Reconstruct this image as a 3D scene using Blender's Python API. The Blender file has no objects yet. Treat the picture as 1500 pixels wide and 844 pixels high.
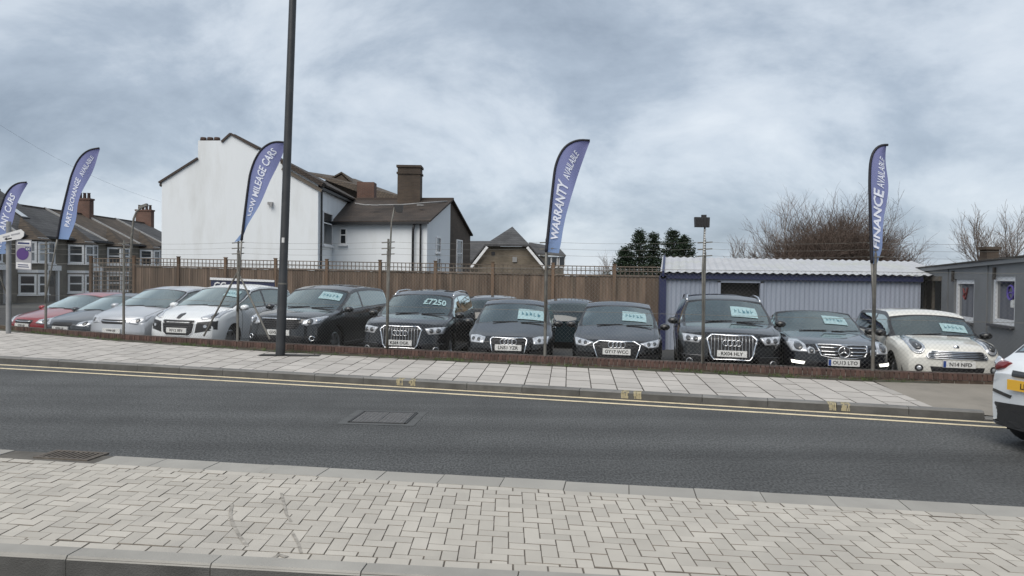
import bpy, bmesh, math, random
import numpy as np
from mathutils import Vector, Matrix
from mathutils.bvhtree import BVHTree
R = math.radians
rnd = random.Random(7)
C = bpy.context.scene.collection
SC = bpy.context.scene

# ------------------------------------------------------------------ camera
CAM_H = 1.84
FPX = 1083.0            # focal length in photograph pixels (1500 wide)
cam_d = bpy.data.cameras.new('camera')
cam_d.sensor_width = 36.0
cam_d.lens = 36.0 * FPX / 1500.0
cam_d.clip_end = 3000
cam = bpy.data.objects.new('camera', cam_d)
C.objects.link(cam)
RC = Matrix.Rotation(R(90 - 0.9), 3, 'X') @ Matrix.Rotation(R(0.8), 3, 'Z')
cam.matrix_world = Matrix.Translation((0, 0, CAM_H)) @ RC.to_4x4()
SC.camera = cam

# ------------------------------------------------------------------ sky
SUN_EL, SUN_AZ = 48.0, 205.0     # azimuth clockwise from +Y
w = bpy.data.worlds.new('World'); SC.world = w; w.use_nodes = True
nt = w.node_tree; N = nt.nodes; K = nt.links
N.clear()
def nd(t, **kw):
    n = N.new(t)
    for k, v in kw.items(): setattr(n, k, v)
    return n
out = nd('ShaderNodeOutputWorld')
sky = nd('ShaderNodeTexSky', sky_type='NISHITA', sun_disc=False, sun_elevation=R(SUN_EL), sun_rotation=R(SUN_AZ))
bgN = nd('ShaderNodeBackground'); bgN.inputs[1].default_value = 0.07
K.new(sky.outputs[0], bgN.inputs[0])
tc = nd('ShaderNodeTexCoord')
sep = nd('ShaderNodeSeparateXYZ'); K.new(tc.outputs['Generated'], sep.inputs[0])
def math_n(op, a, b):
    m = nd('ShaderNodeMath', operation=op)
    for i, q in enumerate((a, b)):
        if isinstance(q, (int, float)): m.inputs[i].default_value = q
        else: K.new(q, m.inputs[i])
    return m.outputs[0]
zz = math_n('ADD', math_n('MAXIMUM', sep.outputs[2], 0.0), 0.55)
cx = math_n('DIVIDE', sep.outputs[0], zz); cy = math_n('DIVIDE', sep.outputs[1], zz)
cmb = nd('ShaderNodeCombineXYZ'); K.new(cx, cmb.inputs[0]); K.new(cy, cmb.inputs[1]); cmb.inputs[2].default_value = 3.1
mp = nd('ShaderNodeMapping'); K.new(cmb.outputs[0], mp.inputs[0])
mp.inputs['Rotation'].default_value = (0, 0, R(24)); mp.inputs['Scale'].default_value = (1.7, 1.9, 1)
mp.inputs['Location'].default_value = (0.55, 0.3, 0)
n1 = nd('ShaderNodeTexNoise'); n1.inputs['Scale'].default_value = 1.1; n1.inputs['Detail'].default_value = 7
n1.inputs['Roughness'].default_value = 0.60; n1.inputs['Distortion'].default_value = 0.35
K.new(mp.outputs[0], n1.inputs['Vector'])
n2 = nd('ShaderNodeTexNoise'); n2.inputs['Scale'].default_value = 0.62; n2.inputs['Detail'].default_value = 3
K.new(mp.outputs[0], n2.inputs['Vector'])
mixf = math_n('ADD', math_n('MULTIPLY', n1.outputs[0], 0.62), math_n('MULTIPLY', n2.outputs[0], 0.38))
ramp = nd('ShaderNodeValToRGB'); K.new(mixf, ramp.inputs[0])
el = ramp.color_ramp.elements
el[0].position = 0.37; el[0].color = (0.168, 0.203, 0.250, 1)
el[1].position = 0.63; el[1].color = (0.49, 0.52, 0.55, 1)
e = el.new(0.455); e.color = (0.252, 0.294, 0.347, 1)
e = el.new(0.515); e.color = (0.358, 0.398, 0.445, 1)
bgC = nd('ShaderNodeBackground'); K.new(ramp.outputs[0], bgC.inputs[0]); bgC.inputs[1].default_value = 0.93
mxs = nd('ShaderNodeMixShader'); mxs.inputs[0].default_value = 0.9
K.new(bgN.outputs[0], mxs.inputs[1]); K.new(bgC.outputs[0], mxs.inputs[2]); K.new(mxs.outputs[0], out.inputs[0])

# ------------------------------------------------------------------ sun (overcast, soft)
sd = bpy.data.lights.new('sun', 'SUN'); sd.energy = 1.5; sd.angle = R(50); sd.color = (1.0, 0.94, 0.86)
so = bpy.data.objects.new('sun', sd); C.objects.link(so)
az = R(SUN_AZ); ev = R(SUN_EL)
sdir = Vector((math.sin(az) * math.cos(ev), math.cos(az) * math.cos(ev), math.sin(ev)))
so.rotation_euler = sdir.to_track_quat('Z', 'Y').to_euler()
so.location = (-6, -12, 20)
SC.view_settings.view_transform = 'Standard'; SC.view_settings.look = 'None'
SC.view_settings.exposure = 0.95; SC.view_settings.gamma = 1.0

# ------------------------------------------------------------------ survey helpers
# readings of the photograph turned into real places: G = on the level z, P = at the distance Y
def _ray(px, py): return RC @ Vector(((px - 750) / FPX, -(py - 422) / FPX, -1))
def G(px, py, z=0.0):
    d = _ray(px, py); t = (z - CAM_H) / d.z
    return Vector((d.x * t, d.y * t, z))
def P(px, py, Y):
    d = _ray(px, py); t = Y / d.y
    return Vector((d.x * t, Y, CAM_H + d.z * t))

# ------------------------------------------------------------------ text meshes (made while the scene is empty)
TEXT = {}
def make_texts(items):
    obs = []
    for key, (s, off) in items.items():
        cu = bpy.data.curves.new('t', 'FONT'); cu.body = s; cu.size = 1.0; cu.offset = off; cu.resolution_u = 2
        cu.align_x = 'CENTER'; cu.align_y = 'CENTER'
        o = bpy.data.objects.new('t', cu); C.objects.link(o); obs.append((key, o, cu))
    dg = bpy.context.evaluated_depsgraph_get()
    for key, o, cu in obs:
        me = bpy.data.meshes.new_from_object(o.evaluated_get(dg))
        vs = np.array([v.co[:] for v in me.vertices])
        TEXT[key] = (vs, [list(p.vertices) for p in me.polygons], vs.min(0), vs.max(0))
        bpy.data.objects.remove(o); bpy.data.curves.remove(cu); bpy.data.meshes.remove(me)
PLATES = ['KS64 OGK', 'LN51 YZR', 'GY17 WCC', 'RX04 HLY', 'OU13 LTO', 'N14 NFD', 'RF12 0EV', 'GV57 ZCR', 'KP08 UJE', 'LB06']
T = {p: (p, 0.022) for p in PLATES}
T.update({'AC': ('ANY CARS', .02), 'WB': ('WE BUY', .02), 'PX': ('PART EXCHANGE', .02), 'AV': ('AVAILABLE', .014), 'LM': ('LOW MILEAGE CARS', .02),
          'WA': ('WARRANTY', .03), 'FI': ('FINANCE', .03), 'PR': ('\u00a37250', .03), 'CC': ('CC', .03)})
make_texts(T)

# ------------------------------------------------------------------ materials
MATS = {}
def mat(name, col, rough=0.6, metal=0.0, var=0.0, vscale=3.0, bump=0.0, bscale=60.0, coat=0.0, rand=0.0, spec=0.5,
        stain=None, sscale=0.6, emit=None, stretch=(1, 1, 1), flake=0.0):
    if name in MATS: return MATS[name]
    m = bpy.data.materials.new(name); m.use_nodes = True; MATS[name] = m
    t = m.node_tree; n = t.nodes; L = t.links
    b = n['Principled BSDF']
    b.inputs['Roughness'].default_value = rough; b.inputs['Metallic'].default_value = metal
    b.inputs['Coat Weight'].default_value = coat; b.inputs['Coat IOR'].default_value = 1.55; b.inputs['Coat Roughness'].default_value = 0.04
    b.inputs['Specular IOR Level'].default_value = spec
    c = (*col, 1)
    b.inputs['Base Color'].default_value = c
    geo = n.new('ShaderNodeNewGeometry'); mpp = n.new('ShaderNodeMapping')
    mpp.inputs['Scale'].default_value = stretch
    L.new(geo.outputs['Position'], mpp.inputs[0])
    cur = None
    def noise(scale, detail=4, rough_=0.55):
        q = n.new('ShaderNodeTexNoise'); q.inputs['Scale'].default_value = scale; q.inputs['Detail'].default_value = detail
        q.inputs['Roughness'].default_value = rough_
        L.new(mpp.outputs[0], q.inputs['Vector']); return q
    def mixc(fac, a, bcol, mode='MIX'):
        x = n.new('ShaderNodeMix'); x.data_type = 'RGBA'; x.blend_type = mode
        if isinstance(fac, float): x.inputs[0].default_value = fac
        else: L.new(fac, x.inputs[0])
        for i, q in ((6, a), (7, bcol)):
            if isinstance(q, tuple): x.inputs[i].default_value = q
            else: L.new(q, x.inputs[i])
        return x.outputs[2]
    def sc(k): return (min(1, col[0] * k), min(1, col[1] * k), min(1, col[2] * k), 1)
    if var:
        q = noise(vscale, 6)
        mr = n.new('ShaderNodeMapRange'); mr.inputs[1].default_value = 0.3; mr.inputs[2].default_value = 0.7
        L.new(q.outputs[0], mr.inputs[0])
        cur = mixc(mr.outputs[0], sc(1 - var), sc(1 + var))
    if flake:
        q = noise(flake, 2)
        mr = n.new('ShaderNodeMapRange'); mr.inputs[1].default_value = 0.38; mr.inputs[2].default_value = 0.62
        mr.inputs[3].default_value = 0.60; mr.inputs[4].default_value = 1.42
        L.new(q.outputs[0], mr.inputs[0])
        vv = n.new('ShaderNodeCombineColor')
        for i in range(3): L.new(mr.outputs[0], vv.inputs[i])
        cur = mixc(1.0, cur or c, vv.outputs[0], 'MULTIPLY')
    if rand:
        oi = n.new('ShaderNodeObjectInfo')
        ad = n.new('ShaderNodeMath'); ad.operation = 'ADD'
        L.new(oi.outputs['Random'], ad.inputs[0]); L.new(geo.outputs['Random Per Island'], ad.inputs[1])
        fr = n.new('ShaderNodeMath'); fr.operation = 'FRACT'; L.new(ad.outputs[0], fr.inputs[0])
        mr = n.new('ShaderNodeMapRange'); mr.inputs[3].default_value = 1 - rand; mr.inputs[4].default_value = 1 + rand
        L.new(fr.outputs[0], mr.inputs[0])
        vv = n.new('ShaderNodeCombineColor')
        for i in range(3): L.new(mr.outputs[0], vv.inputs[i])
        cur = mixc(1.0, cur or c, vv.outputs[0], 'MULTIPLY')
    if stain:
        q = noise(sscale, 7, 0.62)
        mr = n.new('ShaderNodeMapRange'); mr.inputs[1].default_value = 0.52; mr.inputs[2].default_value = 0.72
        mr.inputs[4].default_value = stain[3] if len(stain) > 3 else 0.7
        L.new(q.outputs[0], mr.inputs[0])
        cur = mixc(mr.outputs[0], cur or c, (*stain[:3], 1))
    if cur: L.new(cur, b.inputs['Base Color'])
    if bump:
        q = noise(bscale, 3)
        bp = n.new('ShaderNodeBump'); bp.inputs['Strength'].default_value = bump; bp.inputs['Distance'].default_value = 0.02
        L.new(q.outputs[0], bp.inputs['Height']); L.new(bp.outputs[0], b.inputs['Normal'])
    if emit:
        b.inputs['Emission Color'].default_value = (*emit[:3], 1); b.inputs['Emission Strength'].default_value = emit[3]
    return m

def glass(name, tint, gloss=1.0):
    if name in MATS: return MATS[name]
    m = bpy.data.materials.new(name); m.use_nodes = True; MATS[name] = m
    t = m.node_tree; n = t.nodes; L = t.links
    o = n['Material Output']; n.remove(n['Principled BSDF'])
    tr = n.new('ShaderNodeBsdfTransparent'); tr.inputs[0].default_value = (*tint, 1)
    gl = n.new('ShaderNodeBsdfGlossy'); gl.inputs['Roughness'].default_value = 0.02; gl.inputs[0].default_value = (.84, .95, .93, 1)
    fr = n.new('ShaderNodeFresnel'); fr.inputs[0].default_value = 1.5
    mu = n.new('ShaderNodeMath'); mu.operation = 'MULTIPLY_ADD'; mu.use_clamp = True
    mu.inputs[1].default_value = 2.9 * gloss; mu.inputs[2].default_value = 0.03
    L.new(fr.outputs[0], mu.inputs[0])
    mx = n.new('ShaderNodeMixShader'); L.new(mu.outputs[0], mx.inputs[0]); L.new(tr.outputs[0], mx.inputs[1]); L.new(gl.outputs[0], mx.inputs[2])
    L.new(mx.outputs[0], o.inputs[0])
    return m

def brickmat(name, c1, c2, mortar, scale=1.0, rough=0.85, rowh=0.075, bw=0.225, axis='XZ', bump=0.4, msize=0.010):
    if name in MATS: return MATS[name]
    m = bpy.data.materials.new(name); m.use_nodes = True; MATS[name] = m
    t = m.node_tree; n = t.nodes; L = t.links; b = n['Principled BSDF']; b.inputs['Roughness'].default_value = rough
    tcx = n.new('ShaderNodeTexCoord'); s = n.new('ShaderNodeSeparateXYZ'); L.new(tcx.outputs['Object'], s.inputs[0])
    ad = n.new('ShaderNodeMath'); ad.operation = 'ADD'
    L.new(s.outputs[0], ad.inputs[0]); L.new(s.outputs[1], ad.inputs[1])
    cb = n.new('ShaderNodeCombineXYZ'); L.new(ad.outputs[0], cb.inputs[0]); L.new(s.outputs[2], cb.inputs[1])
    br = n.new('ShaderNodeTexBrick'); L.new(cb.outputs[0], br.inputs['Vector'])
    br.inputs['Color1'].default_value = (*c1, 1); br.inputs['Color2'].default_value = (*c2, 1); br.inputs['Mortar'].default_value = (*mortar, 1)
    br.inputs['Scale'].default_value = scale; br.inputs['Brick Width'].default_value = bw; br.inputs['Row Height'].default_value = rowh
    br.inputs['Mortar Size'].default_value = msize
    q = n.new('ShaderNodeTexNoise'); q.inputs['Scale'].default_value = 0.9; q.inputs['Detail'].default_value = 6; L.new(tcx.outputs['Object'], q.inputs['Vector'])
    mr = n.new('ShaderNodeMapRange'); mr.inputs[1].default_value = .3; mr.inputs[2].default_value = .7; mr.inputs[3].default_value = .65; mr.inputs[4].default_value = 1.25
    L.new(q.outputs[0], mr.inputs[0])
    vv = n.new('ShaderNodeCombineColor')
    for i in range(3): L.new(mr.outputs[0], vv.inputs[i])
    x = n.new('ShaderNodeMix'); x.data_type = 'RGBA'; x.blend_type = 'MULTIPLY'; x.inputs[0].default_value = 1
    L.new(br.outputs['Color'], x.inputs[6]); L.new(vv.outputs[0], x.inputs[7]); L.new(x.outputs[2], b.inputs['Base Color'])
    bp = n.new('ShaderNodeBump'); bp.inputs['Strength'].default_value = bump; bp.inputs['Distance'].default_value = 0.01; bp.invert = True
    L.new(br.outputs['Fac'], bp.inputs['Height']); L.new(bp.outputs[0], b.inputs['Normal'])
    return m

# ------------------------------------------------------------------ mesh helpers
class MB:
    def __init__(s): s.v = []; s.f = []; s.m = []
    def add(s, vs, fs, mi=0):
        o = len(s.v); s.v += [tuple(q) for q in vs]; s.f += [[i + o for i in f] for f in fs]; s.m += [mi] * len(fs)
    def box(s, c, d, rz=0.0, mi=0, M=None):
        hx, hy, hz = d[0] / 2, d[1] / 2, d[2] / 2
        vs = [Vector((x * hx, y * hy, z * hz)) for z in (-1, 1) for y in (-1, 1) for x in (-1, 1)]
        if M is not None: vs = [M @ q for q in vs]
        elif rz: mm = Matrix.Rotation(rz, 3, 'Z'); vs = [mm @ q for q in vs]
        vs = [q + Vector(c) for q in vs]
        s.add(vs, [(0, 2, 3, 1), (4, 5, 7, 6), (0, 1, 5, 4), (1, 3, 7, 5), (3, 2, 6, 7), (2, 0, 4, 6)], mi)
    def bar(s, a, b, w_, h_=None, mi=0, up=(0, 0, 1)):
        a, b = Vector(a), Vector(b); h_ = h_ or w_
        d = (b - a).normalized(); u = Vector(up)
        if abs(d.dot(u)) > .98: u = Vector((0, 1, 0))
        x = d.cross(u).normalized(); y = x.cross(d)
        vs = [p + x * sx * w_ / 2 + y * sy * h_ / 2 for p in (a, b) for sx, sy in ((-1, -1), (1, -1), (1, 1), (-1, 1))]
        s.add(vs, [(0, 1, 2, 3), (7, 6, 5, 4), (0, 4, 5, 1), (1, 5, 6, 2), (2, 6, 7, 3), (3, 7, 4, 0)], mi)
    def prism(s, poly, vec, mi=0):
        n = len(poly); vec = Vector(vec); a = [Vector(p) for p in poly]; b = [p + vec for p in a]
        s.add(a + b, [list(range(n))[::-1], list(range(n, 2 * n))] + [(i, (i + 1) % n, n + (i + 1) % n, n + i) for i in range(n)], mi)
    def tube(s, pts, rad, n=8, cap=True, mi=0):
        pts = [Vector(p) for p in pts]; k = len(pts)
        if not hasattr(rad, '__len__'): rad = [rad] * k
        vs = []; ref = None
        for i, p in enumerate(pts):
            d = (pts[min(i + 1, k - 1)] - pts[max(i - 1, 0)])
            d = d.normalized() if d.length > 1e-9 else Vector((0, 0, 1))
            if ref is None: ref = Vector((0, 1, 0)) if abs(d.y) < .9 else Vector((1, 0, 0))
            x = d.cross(ref); x = x.normalized() if x.length > 1e-6 else Vector((1, 0, 0))
            y = x.cross(d).normalized(); ref = y
            for j in range(n):
                an = 2 * math.pi * j / n
                vs.append(p + (x * math.cos(an) + y * math.sin(an)) * rad[i])
        fs = [(i * n + j, i * n + (j + 1) % n, (i + 1) * n + (j + 1) % n, (i + 1) * n + j) for i in range(k - 1) for j in range(n)]
        if cap: fs += [list(range(n))[::-1], [(k - 1) * n + j for j in range(n)]]
        s.add(vs, fs, mi)
    def lathe(s, prof, n=24, axis='X', c=(0, 0, 0), mi=0, closed=False):
        vs = []
        for r_, a in prof:
            for j in range(n):
                t = 2 * math.pi * j / n
                q = (a, r_ * math.cos(t), r_ * math.sin(t)) if axis == 'X' else ((r_ * math.cos(t), a, r_ * math.sin(t)) if axis == 'Y' else (r_ * math.cos(t), r_ * math.sin(t), a))
                vs.append((q[0] + c[0], q[1] + c[1], q[2] + c[2]))
        k = len(prof)
        fs = [(i * n + j, i * n + (j + 1) % n, (i + 1) * n + (j + 1) % n, (i + 1) * n + j) for i in range(k - 1) for j in range(n)]
        if closed: fs += [((k - 1) * n + j, (k - 1) * n + (j + 1) % n, (j + 1) % n, j) for j in range(n)]
        s.add(vs, fs, mi)
    def mesh(s, name, mats, smooth=False, fix=True):
        me = bpy.data.meshes.new(name); me.from_pydata(s.v, [], s.f)
        for m in (mats if isinstance(mats, (list, tuple)) else [mats]): me.materials.append(m)
        if any(s.m): me.polygons.foreach_set('material_index', s.m)
        if fix:
            bm = bmesh.new(); bm.from_mesh(me); bmesh.ops.recalc_face_normals(bm, faces=bm.faces); bm.to_mesh(me); bm.free()
        if smooth:
            me.polygons.foreach_set('use_smooth', [True] * len(me.polygons))
        me.update(); return me
    def build(s, name, mats, parent=None, smooth=False, fix=True, loc=None, angle=None):
        me = s.mesh(name, mats, smooth, fix)
        if angle is not None: me.set_sharp_from_angle(angle=R(angle))
        o = bpy.data.objects.new(name, me); C.objects.link(o)
        if parent is not None: put(o, parent)
        return o
def put(o, parent):
    """parent o; its coordinates are the parent's own local ones unless the parent says they are world ones"""
    o.parent = parent
    if parent.get('_w'): o.matrix_parent_inverse = parent.matrix_basis.inverted()
def tag(o, label=None, cat=None, group=None, kind=None):
    if label: o['label'] = label
    if cat: o['category'] = cat
    if group: o['group'] = group
    if kind: o['kind'] = kind
    return o
def thing(name, label, cat, loc=(0, 0, 0), rz=0.0, group=None, world=False):
    o = bpy.data.objects.new(name, None); C.objects.link(o); o.empty_display_size = 0.2
    o.location = loc; o.rotation_euler = (0, 0, rz)
    if world: WORLD_ROOTS.append(o); o['_w'] = 1; bpy.context.view_layer.depsgraph
    if world: o.matrix_basis = Matrix.Translation(loc)
    return tag(o, label, cat, group)
WORLD_ROOTS = []
def copy_tree(o, parent=None):
    c = o.copy(); C.objects.link(c); c.parent = parent
    for ch in o.children: copy_tree(ch, c)
    return c
def text_into(mb, key, h, fn, mi=0):
    """letters of cap height h centred on 0; fn(a, b) gives the place of the point a along and b across"""
    vs, fs, lo, hi = TEXT[key]
    k = h / (hi[1] - lo[1]); cxm = (lo[0] + hi[0]) / 2; cym = (lo[1] + hi[1]) / 2
    mb.add([fn((q[0] - cxm) * k, (q[1] - cym) * k) for q in vs], fs, mi)
def twidth(key, h):
    vs, fs, lo, hi = TEXT[key]; return (hi[0] - lo[0]) * h / (hi[1] - lo[1])

# ================================================================== GROUND, ROADS, PAVEMENTS
M_ASPH = mat('asphalt', (.068, .070, .070), .86, var=.14, vscale=1.1, bump=.8, bscale=70, flake=46, stain=(.052, .053, .053, .7), sscale=.5, stretch=(1, .5, 1))
M_LOT = mat('lot_tarmac', (.042, .042, .041), .9, var=.2, vscale=1.6, bump=.4, bscale=120, flake=70)
M_GROUND = mat('far_ground', (.075, .075, .070), .9, var=.2, vscale=.4)
M_SLAB = mat('paving_slab', (.42, .395, .365), .8, var=.06, vscale=2.2, bump=.15, bscale=220, rand=.09, stain=(.27, .255, .235, .6), sscale=1.1)
M_PAVER = mat('block_paver', (.43, .402, .355), .85, var=.07, vscale=2.6, bump=.35, bscale=260, rand=.10, stain=(.31, .295, .27, .6), sscale=.8)
M_JOINT = mat('joint_sand', (.10, .092, .08), .95, var=.3, vscale=7)
M_KERB = mat('kerb_concrete', (.165, .163, .157), .85, var=.16, vscale=3, bump=.35, bscale=120, rand=.16, stain=(.075, .073, .068, .8), sscale=1.3)
M_KERBL = mat('kerb_light', (.30, .288, .262), .85, var=.10, vscale=3, bump=.3, bscale=140, rand=.08, stain=(.23, .22, .20, .6), sscale=1.5)
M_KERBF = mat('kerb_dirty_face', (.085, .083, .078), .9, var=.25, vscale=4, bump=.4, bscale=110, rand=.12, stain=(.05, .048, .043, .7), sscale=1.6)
M_KERBN = mat('kerb_near', (.30, .288, .262), .85, var=.10, vscale=3, bump=.3, bscale=140, rand=.08, stain=(.17, .165, .155, .6), sscale=1.2)
M_YEL = mat('line_paint', (.66, .56, .38), .75, var=.12, vscale=9, stain=(.36, .31, .22, .7), sscale=3.0)
M_KMARK = mat('kerb_paint', (.34, .295, .185), .8, var=.3, vscale=14, stain=(.16, .15, .13, 1.0), sscale=14)
M_CROSS = mat('crossing_tarmac', (.235, .215, .185), .9, var=.15, vscale=1.2, bump=.3, bscale=140, stain=(.15, .14, .12, .6), sscale=1.4)
M_DIRT = mat('wall_dirt', (.060, .058, .043), .95, var=.35, vscale=5, bump=.8, bscale=60, stain=(.04, .06, .022, .8), sscale=2.2)

def sheet(name, poly, m, z=None, kind='structure', label=None):
    mb = MB(); mb.add([(p[0], p[1], p[2] if z is None else z) for p in poly], [list(range(len(poly)))])
    o = mb.build(name, m, fix=False)
    if o.data.polygons[0].normal.z < 0: o.data.flip_normals()
    return tag(o, label, None, None, kind)
sheet('ground', [(-900, -300), (900, -300), (900, 1500), (-900, 1500)], M_GROUND, -.27)

KA = Vector((-10.10, 14.59)); KB = Vector((5.91, 10.09))
ka = (KB - KA).normalized(); kn = Vector((-ka.y, ka.x))           # along the far kerb, and away from the road
def kpt(A, n): return KA + ka * A + kn * n
kf = [kpt(-70, -.11), kpt(45, -.11)]
sheet('road', [(kf[0].x, kf[0].y), (kf[1].x, kf[1].y), (35, 5.48 - 35 * .126), (-90, 5.48 + 90 * .126)], M_ASPH, 0.0)
sheet('road', [(-90, 5.5 + 90 * .126), (90, 5.5 - 90 * .126), (90, -45), (-90, -45)], M_ASPH, -.07)
# long polished tracks and darker bands running along the carriageway
_t = M_ASPH.node_tree; _n = _t.nodes; _b = _n['Principled BSDF']; _src = _b.inputs['Base Color'].links[0].from_socket
_g = _n.new('ShaderNodeNewGeometry'); _m = _n.new('ShaderNodeMapping'); _m.inputs['Rotation'].default_value = (0, 0, R(13)); _m.inputs['Scale'].default_value = (.045, .95, 1)
_t.links.new(_g.outputs['Position'], _m.inputs[0]); _q = _n.new('ShaderNodeTexNoise'); _q.inputs['Scale'].default_value = 1.0; _q.inputs['Detail'].default_value = 5; _t.links.new(_m.outputs[0], _q.inputs['Vector'])
_r = _n.new('ShaderNodeMapRange'); _r.inputs[1].default_value = .32; _r.inputs[2].default_value = .68; _r.inputs[3].default_value = .74; _r.inputs[4].default_value = 1.32; _t.links.new(_q.outputs[0], _r.inputs[0])
_v = _n.new('ShaderNodeCombineColor')
for _i in range(3): _t.links.new(_r.outputs[0], _v.inputs[_i])
_x = _n.new('ShaderNodeMix'); _x.data_type = 'RGBA'; _x.blend_type = 'MULTIPLY'; _x.inputs[0].default_value = 1.0
_t.links.new(_src, _x.inputs[6]); _t.links.new(_v.outputs[0], _x.inputs[7]); _t.links.new(_x.outputs[2], _b.inputs['Base Color'])

# pieces -----------------------------------------------------------
def piece_geo(poly, zf, gap, cham, depth):
    """poly: plan corners (world), returns centre + chamfered slab verts relative to it"""
    c = Vector((sum(p.x for p in poly) / len(poly), sum(p.y for p in poly) / len(poly)))
    n = len(poly)
    def inset(d):
        r_ = []
        for p in poly:
            v = p - c; k = max(0.05, 1 - d / max(v.length, .01) * 1.35); r_.append(c + v * k)
        return r_
    ring0 = inset(gap / 2); ring1 = inset(gap / 2 + cham)
    z = lambda p: zf(p.x, p.y)
    vs = [(p.x - c.x, p.y - c.y, z(p) - z(c) - depth) for p in ring0] + [(p.x - c.x, p.y - c.y, z(p) - z(c) - cham) for p in ring0] + \
         [(p.x - c.x, p.y - c.y, z(p) - z(c)) for p in ring1]
    fs = [(i, (i + 1) % n, n + (i + 1) % n, n + i) for i in range(n)] + [(n + i, n + (i + 1) % n, 2 * n + (i + 1) % n, 2 * n + i) for i in range(n)] + [list(range(2 * n, 3 * n))]
    return Vector((c.x, c.y, z(c))), vs, fs
def lay(polys, name, rest_name, base, m, zf, gap, cham, depth, limit=300, jit=0.0, jm=None):
    jm = jm or M_JOINT
    items = [piece_geo(p, zf, gap, cham, depth) for p in polys]
    items.sort(key=lambda q: q[0].x ** 2 + q[0].y ** 2)
    vis = [q for q in items if q[0].y > 0 and abs(q[0].x / q[0].y) < .74]
    hid = [q for q in items if not (q[0].y > 0 and abs(q[0].x / q[0].y) < .74)]
    cache = {}
    for c, vs, fs in vis[:limit]:
        key = tuple(round(x, 3) for v in vs for x in v)
        if key not in cache:
            mb = MB(); mb.add(vs, fs); mb.m = [1] * (len(fs) - 1) + [0]; cache[key] = mb.mesh(name, [m, jm])
        o = bpy.data.objects.new(name, cache[key]); C.objects.link(o); o.parent = base
        o.location = c + Vector((0, 0, rnd.uniform(-jit, jit)))
    mb = MB()
    for c, vs, fs in vis[limit:] + hid:
        dz = rnd.uniform(-jit, jit)
        mb.add([(v[0] + c.x, v[1] + c.y, v[2] + c.z + dz) for v in vs], fs); mb.m[-len(fs):] = [1] * (len(fs) - 1) + [0]
    if mb.f: tag(mb.build(rest_name, [m, jm], base), kind='stuff')
def clip(a0, a1, b0, b1, lo, hi, mn=.025):
    q = [(a0, max(b0, lo(a0))), (a1, max(b0, lo(a1))), (a1, min(b1, hi(a1))), (a0, min(b1, hi(a0)))]
    if q[3][1] - q[0][1] < mn or q[2][1] - q[1][1] < mn: return None
    return q

# far pavement -------------------------------------------------------
jb = Vector((math.sin(R(4.5)), math.cos(R(4.5)))); jbn = jb.dot(kn)
def pav(A, B): return KA + ka * A + jb * B
def pav_inv(p):
    d = Vector((p[0], p[1])) - KA; B = d.dot(kn) / jbn; return (d - jb * B).dot(ka), B
def zpav(x, y): return .12 + .030 * (Vector((x, y)) - KA).dot(kn)
WPX = [(0, 485), (180, 499.5), (410, 514), (570, 522.5), (690, 528.5), (840, 535.5), (980, 542), (1160, 551), (1300, 557), (1460, 562)]
WALL = [G(px, py, .2) for px, py in WPX]
WALL = [WALL[0] + (WALL[0] - WALL[1]).normalized() * 4.5] + WALL + [WALL[-1] + (WALL[-1] - WALL[-2]).normalized() * .5]
wab = [pav_inv(p) for p in WALL]
def wallB(A): return float(np.interp(A, [q[0] for q in wab], [q[1] for q in wab]))
AEND = 16.55
mbp = MB(); ring = []
As = list(np.linspace(-16, 40, 40))
lo_ = [pav(A, .02) for A in As]; hi_ = [pav(A, wallB(A) + .02) for A in As]
n_ = len(As)
vs = [(p.x, p.y, zpav(p.x, p.y) - .012 - (.10 if pav_inv(p)[0] > AEND + .1 else 0)) for p in lo_ + hi_]
mbp.add(vs, [(i, i + 1, n_ + i + 1, n_ + i) for i in range(n_ - 1)])
mbp.add([(v[0], v[1], v[2] - .5) for v in vs[n_:]] + vs[n_:], [(i, i + 1, n_ + i + 1, n_ + i) for i in range(n_ - 1)])
pavement = tag(mbp.build('pavement', M_JOINT), kind='structure')
polys = []
A = -9.0; col = 0
while A < AEND - .05:
    wd = .27 if col % 5 == 3 else .405
    A1 = min(A + wd, AEND)
    off = .0 if col % 2 else .225
    for r_ in range(-1, 9):
        q = clip(A, A1, .05 + off + r_ * .45, .05 + off + (r_ + 1) * .45, lambda a: .05, lambda a: wallB(a) - .13)
        if q: polys.append([pav(*p) for p in q])
    A = A1; col += 1
lay(polys, 'paving_slab', 'paving_slabs', pavement, M_SLAB, zpav, .010, .005, .05, 300, .0025)
# vehicle crossing to the right of the slabs
mbc = MB(); As = list(np.linspace(AEND + .02, 40, 24)); n_ = len(As)
_dz = lambda A: .122 - .085 * (0 if A < 16.2 else min(1, (A - 16.2) / .8))
vs = [(p.x, p.y, _dz(A) - .002) for A, p in [(A, pav(A, .03)) for A in As]] + [(p.x, p.y, zpav(p.x, p.y) + .004) for p in [pav(A, wallB(A) - .1) for A in As]]
mbc.add(vs, [(i, i + 1, n_ + i + 1, n_ + i) for i in range(n_ - 1)])
tag(mbc.build('crossing', M_CROSS), kind='structure')
# dirt strip at the wall foot
mbd = MB(); As = list(np.linspace(-9, 17.6, 110)); n_ = len(As)
vs = []
for k, A in enumerate(As): p = pav(A, wallB(A) - .13 - .05 * rnd.random()); vs.append((p.x, p.y, zpav(p.x, p.y) + .006))
for A in As: p = pav(A, wallB(A) - .02); vs.append((p.x, p.y, zpav(p.x, p.y) + .02))
mbd.add(vs, [(i, i + 1, n_ + i + 1, n_ + i) for i in range(n_ - 1)])
tag(mbd.build('dirt_strip', M_DIRT), kind='structure')

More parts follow.
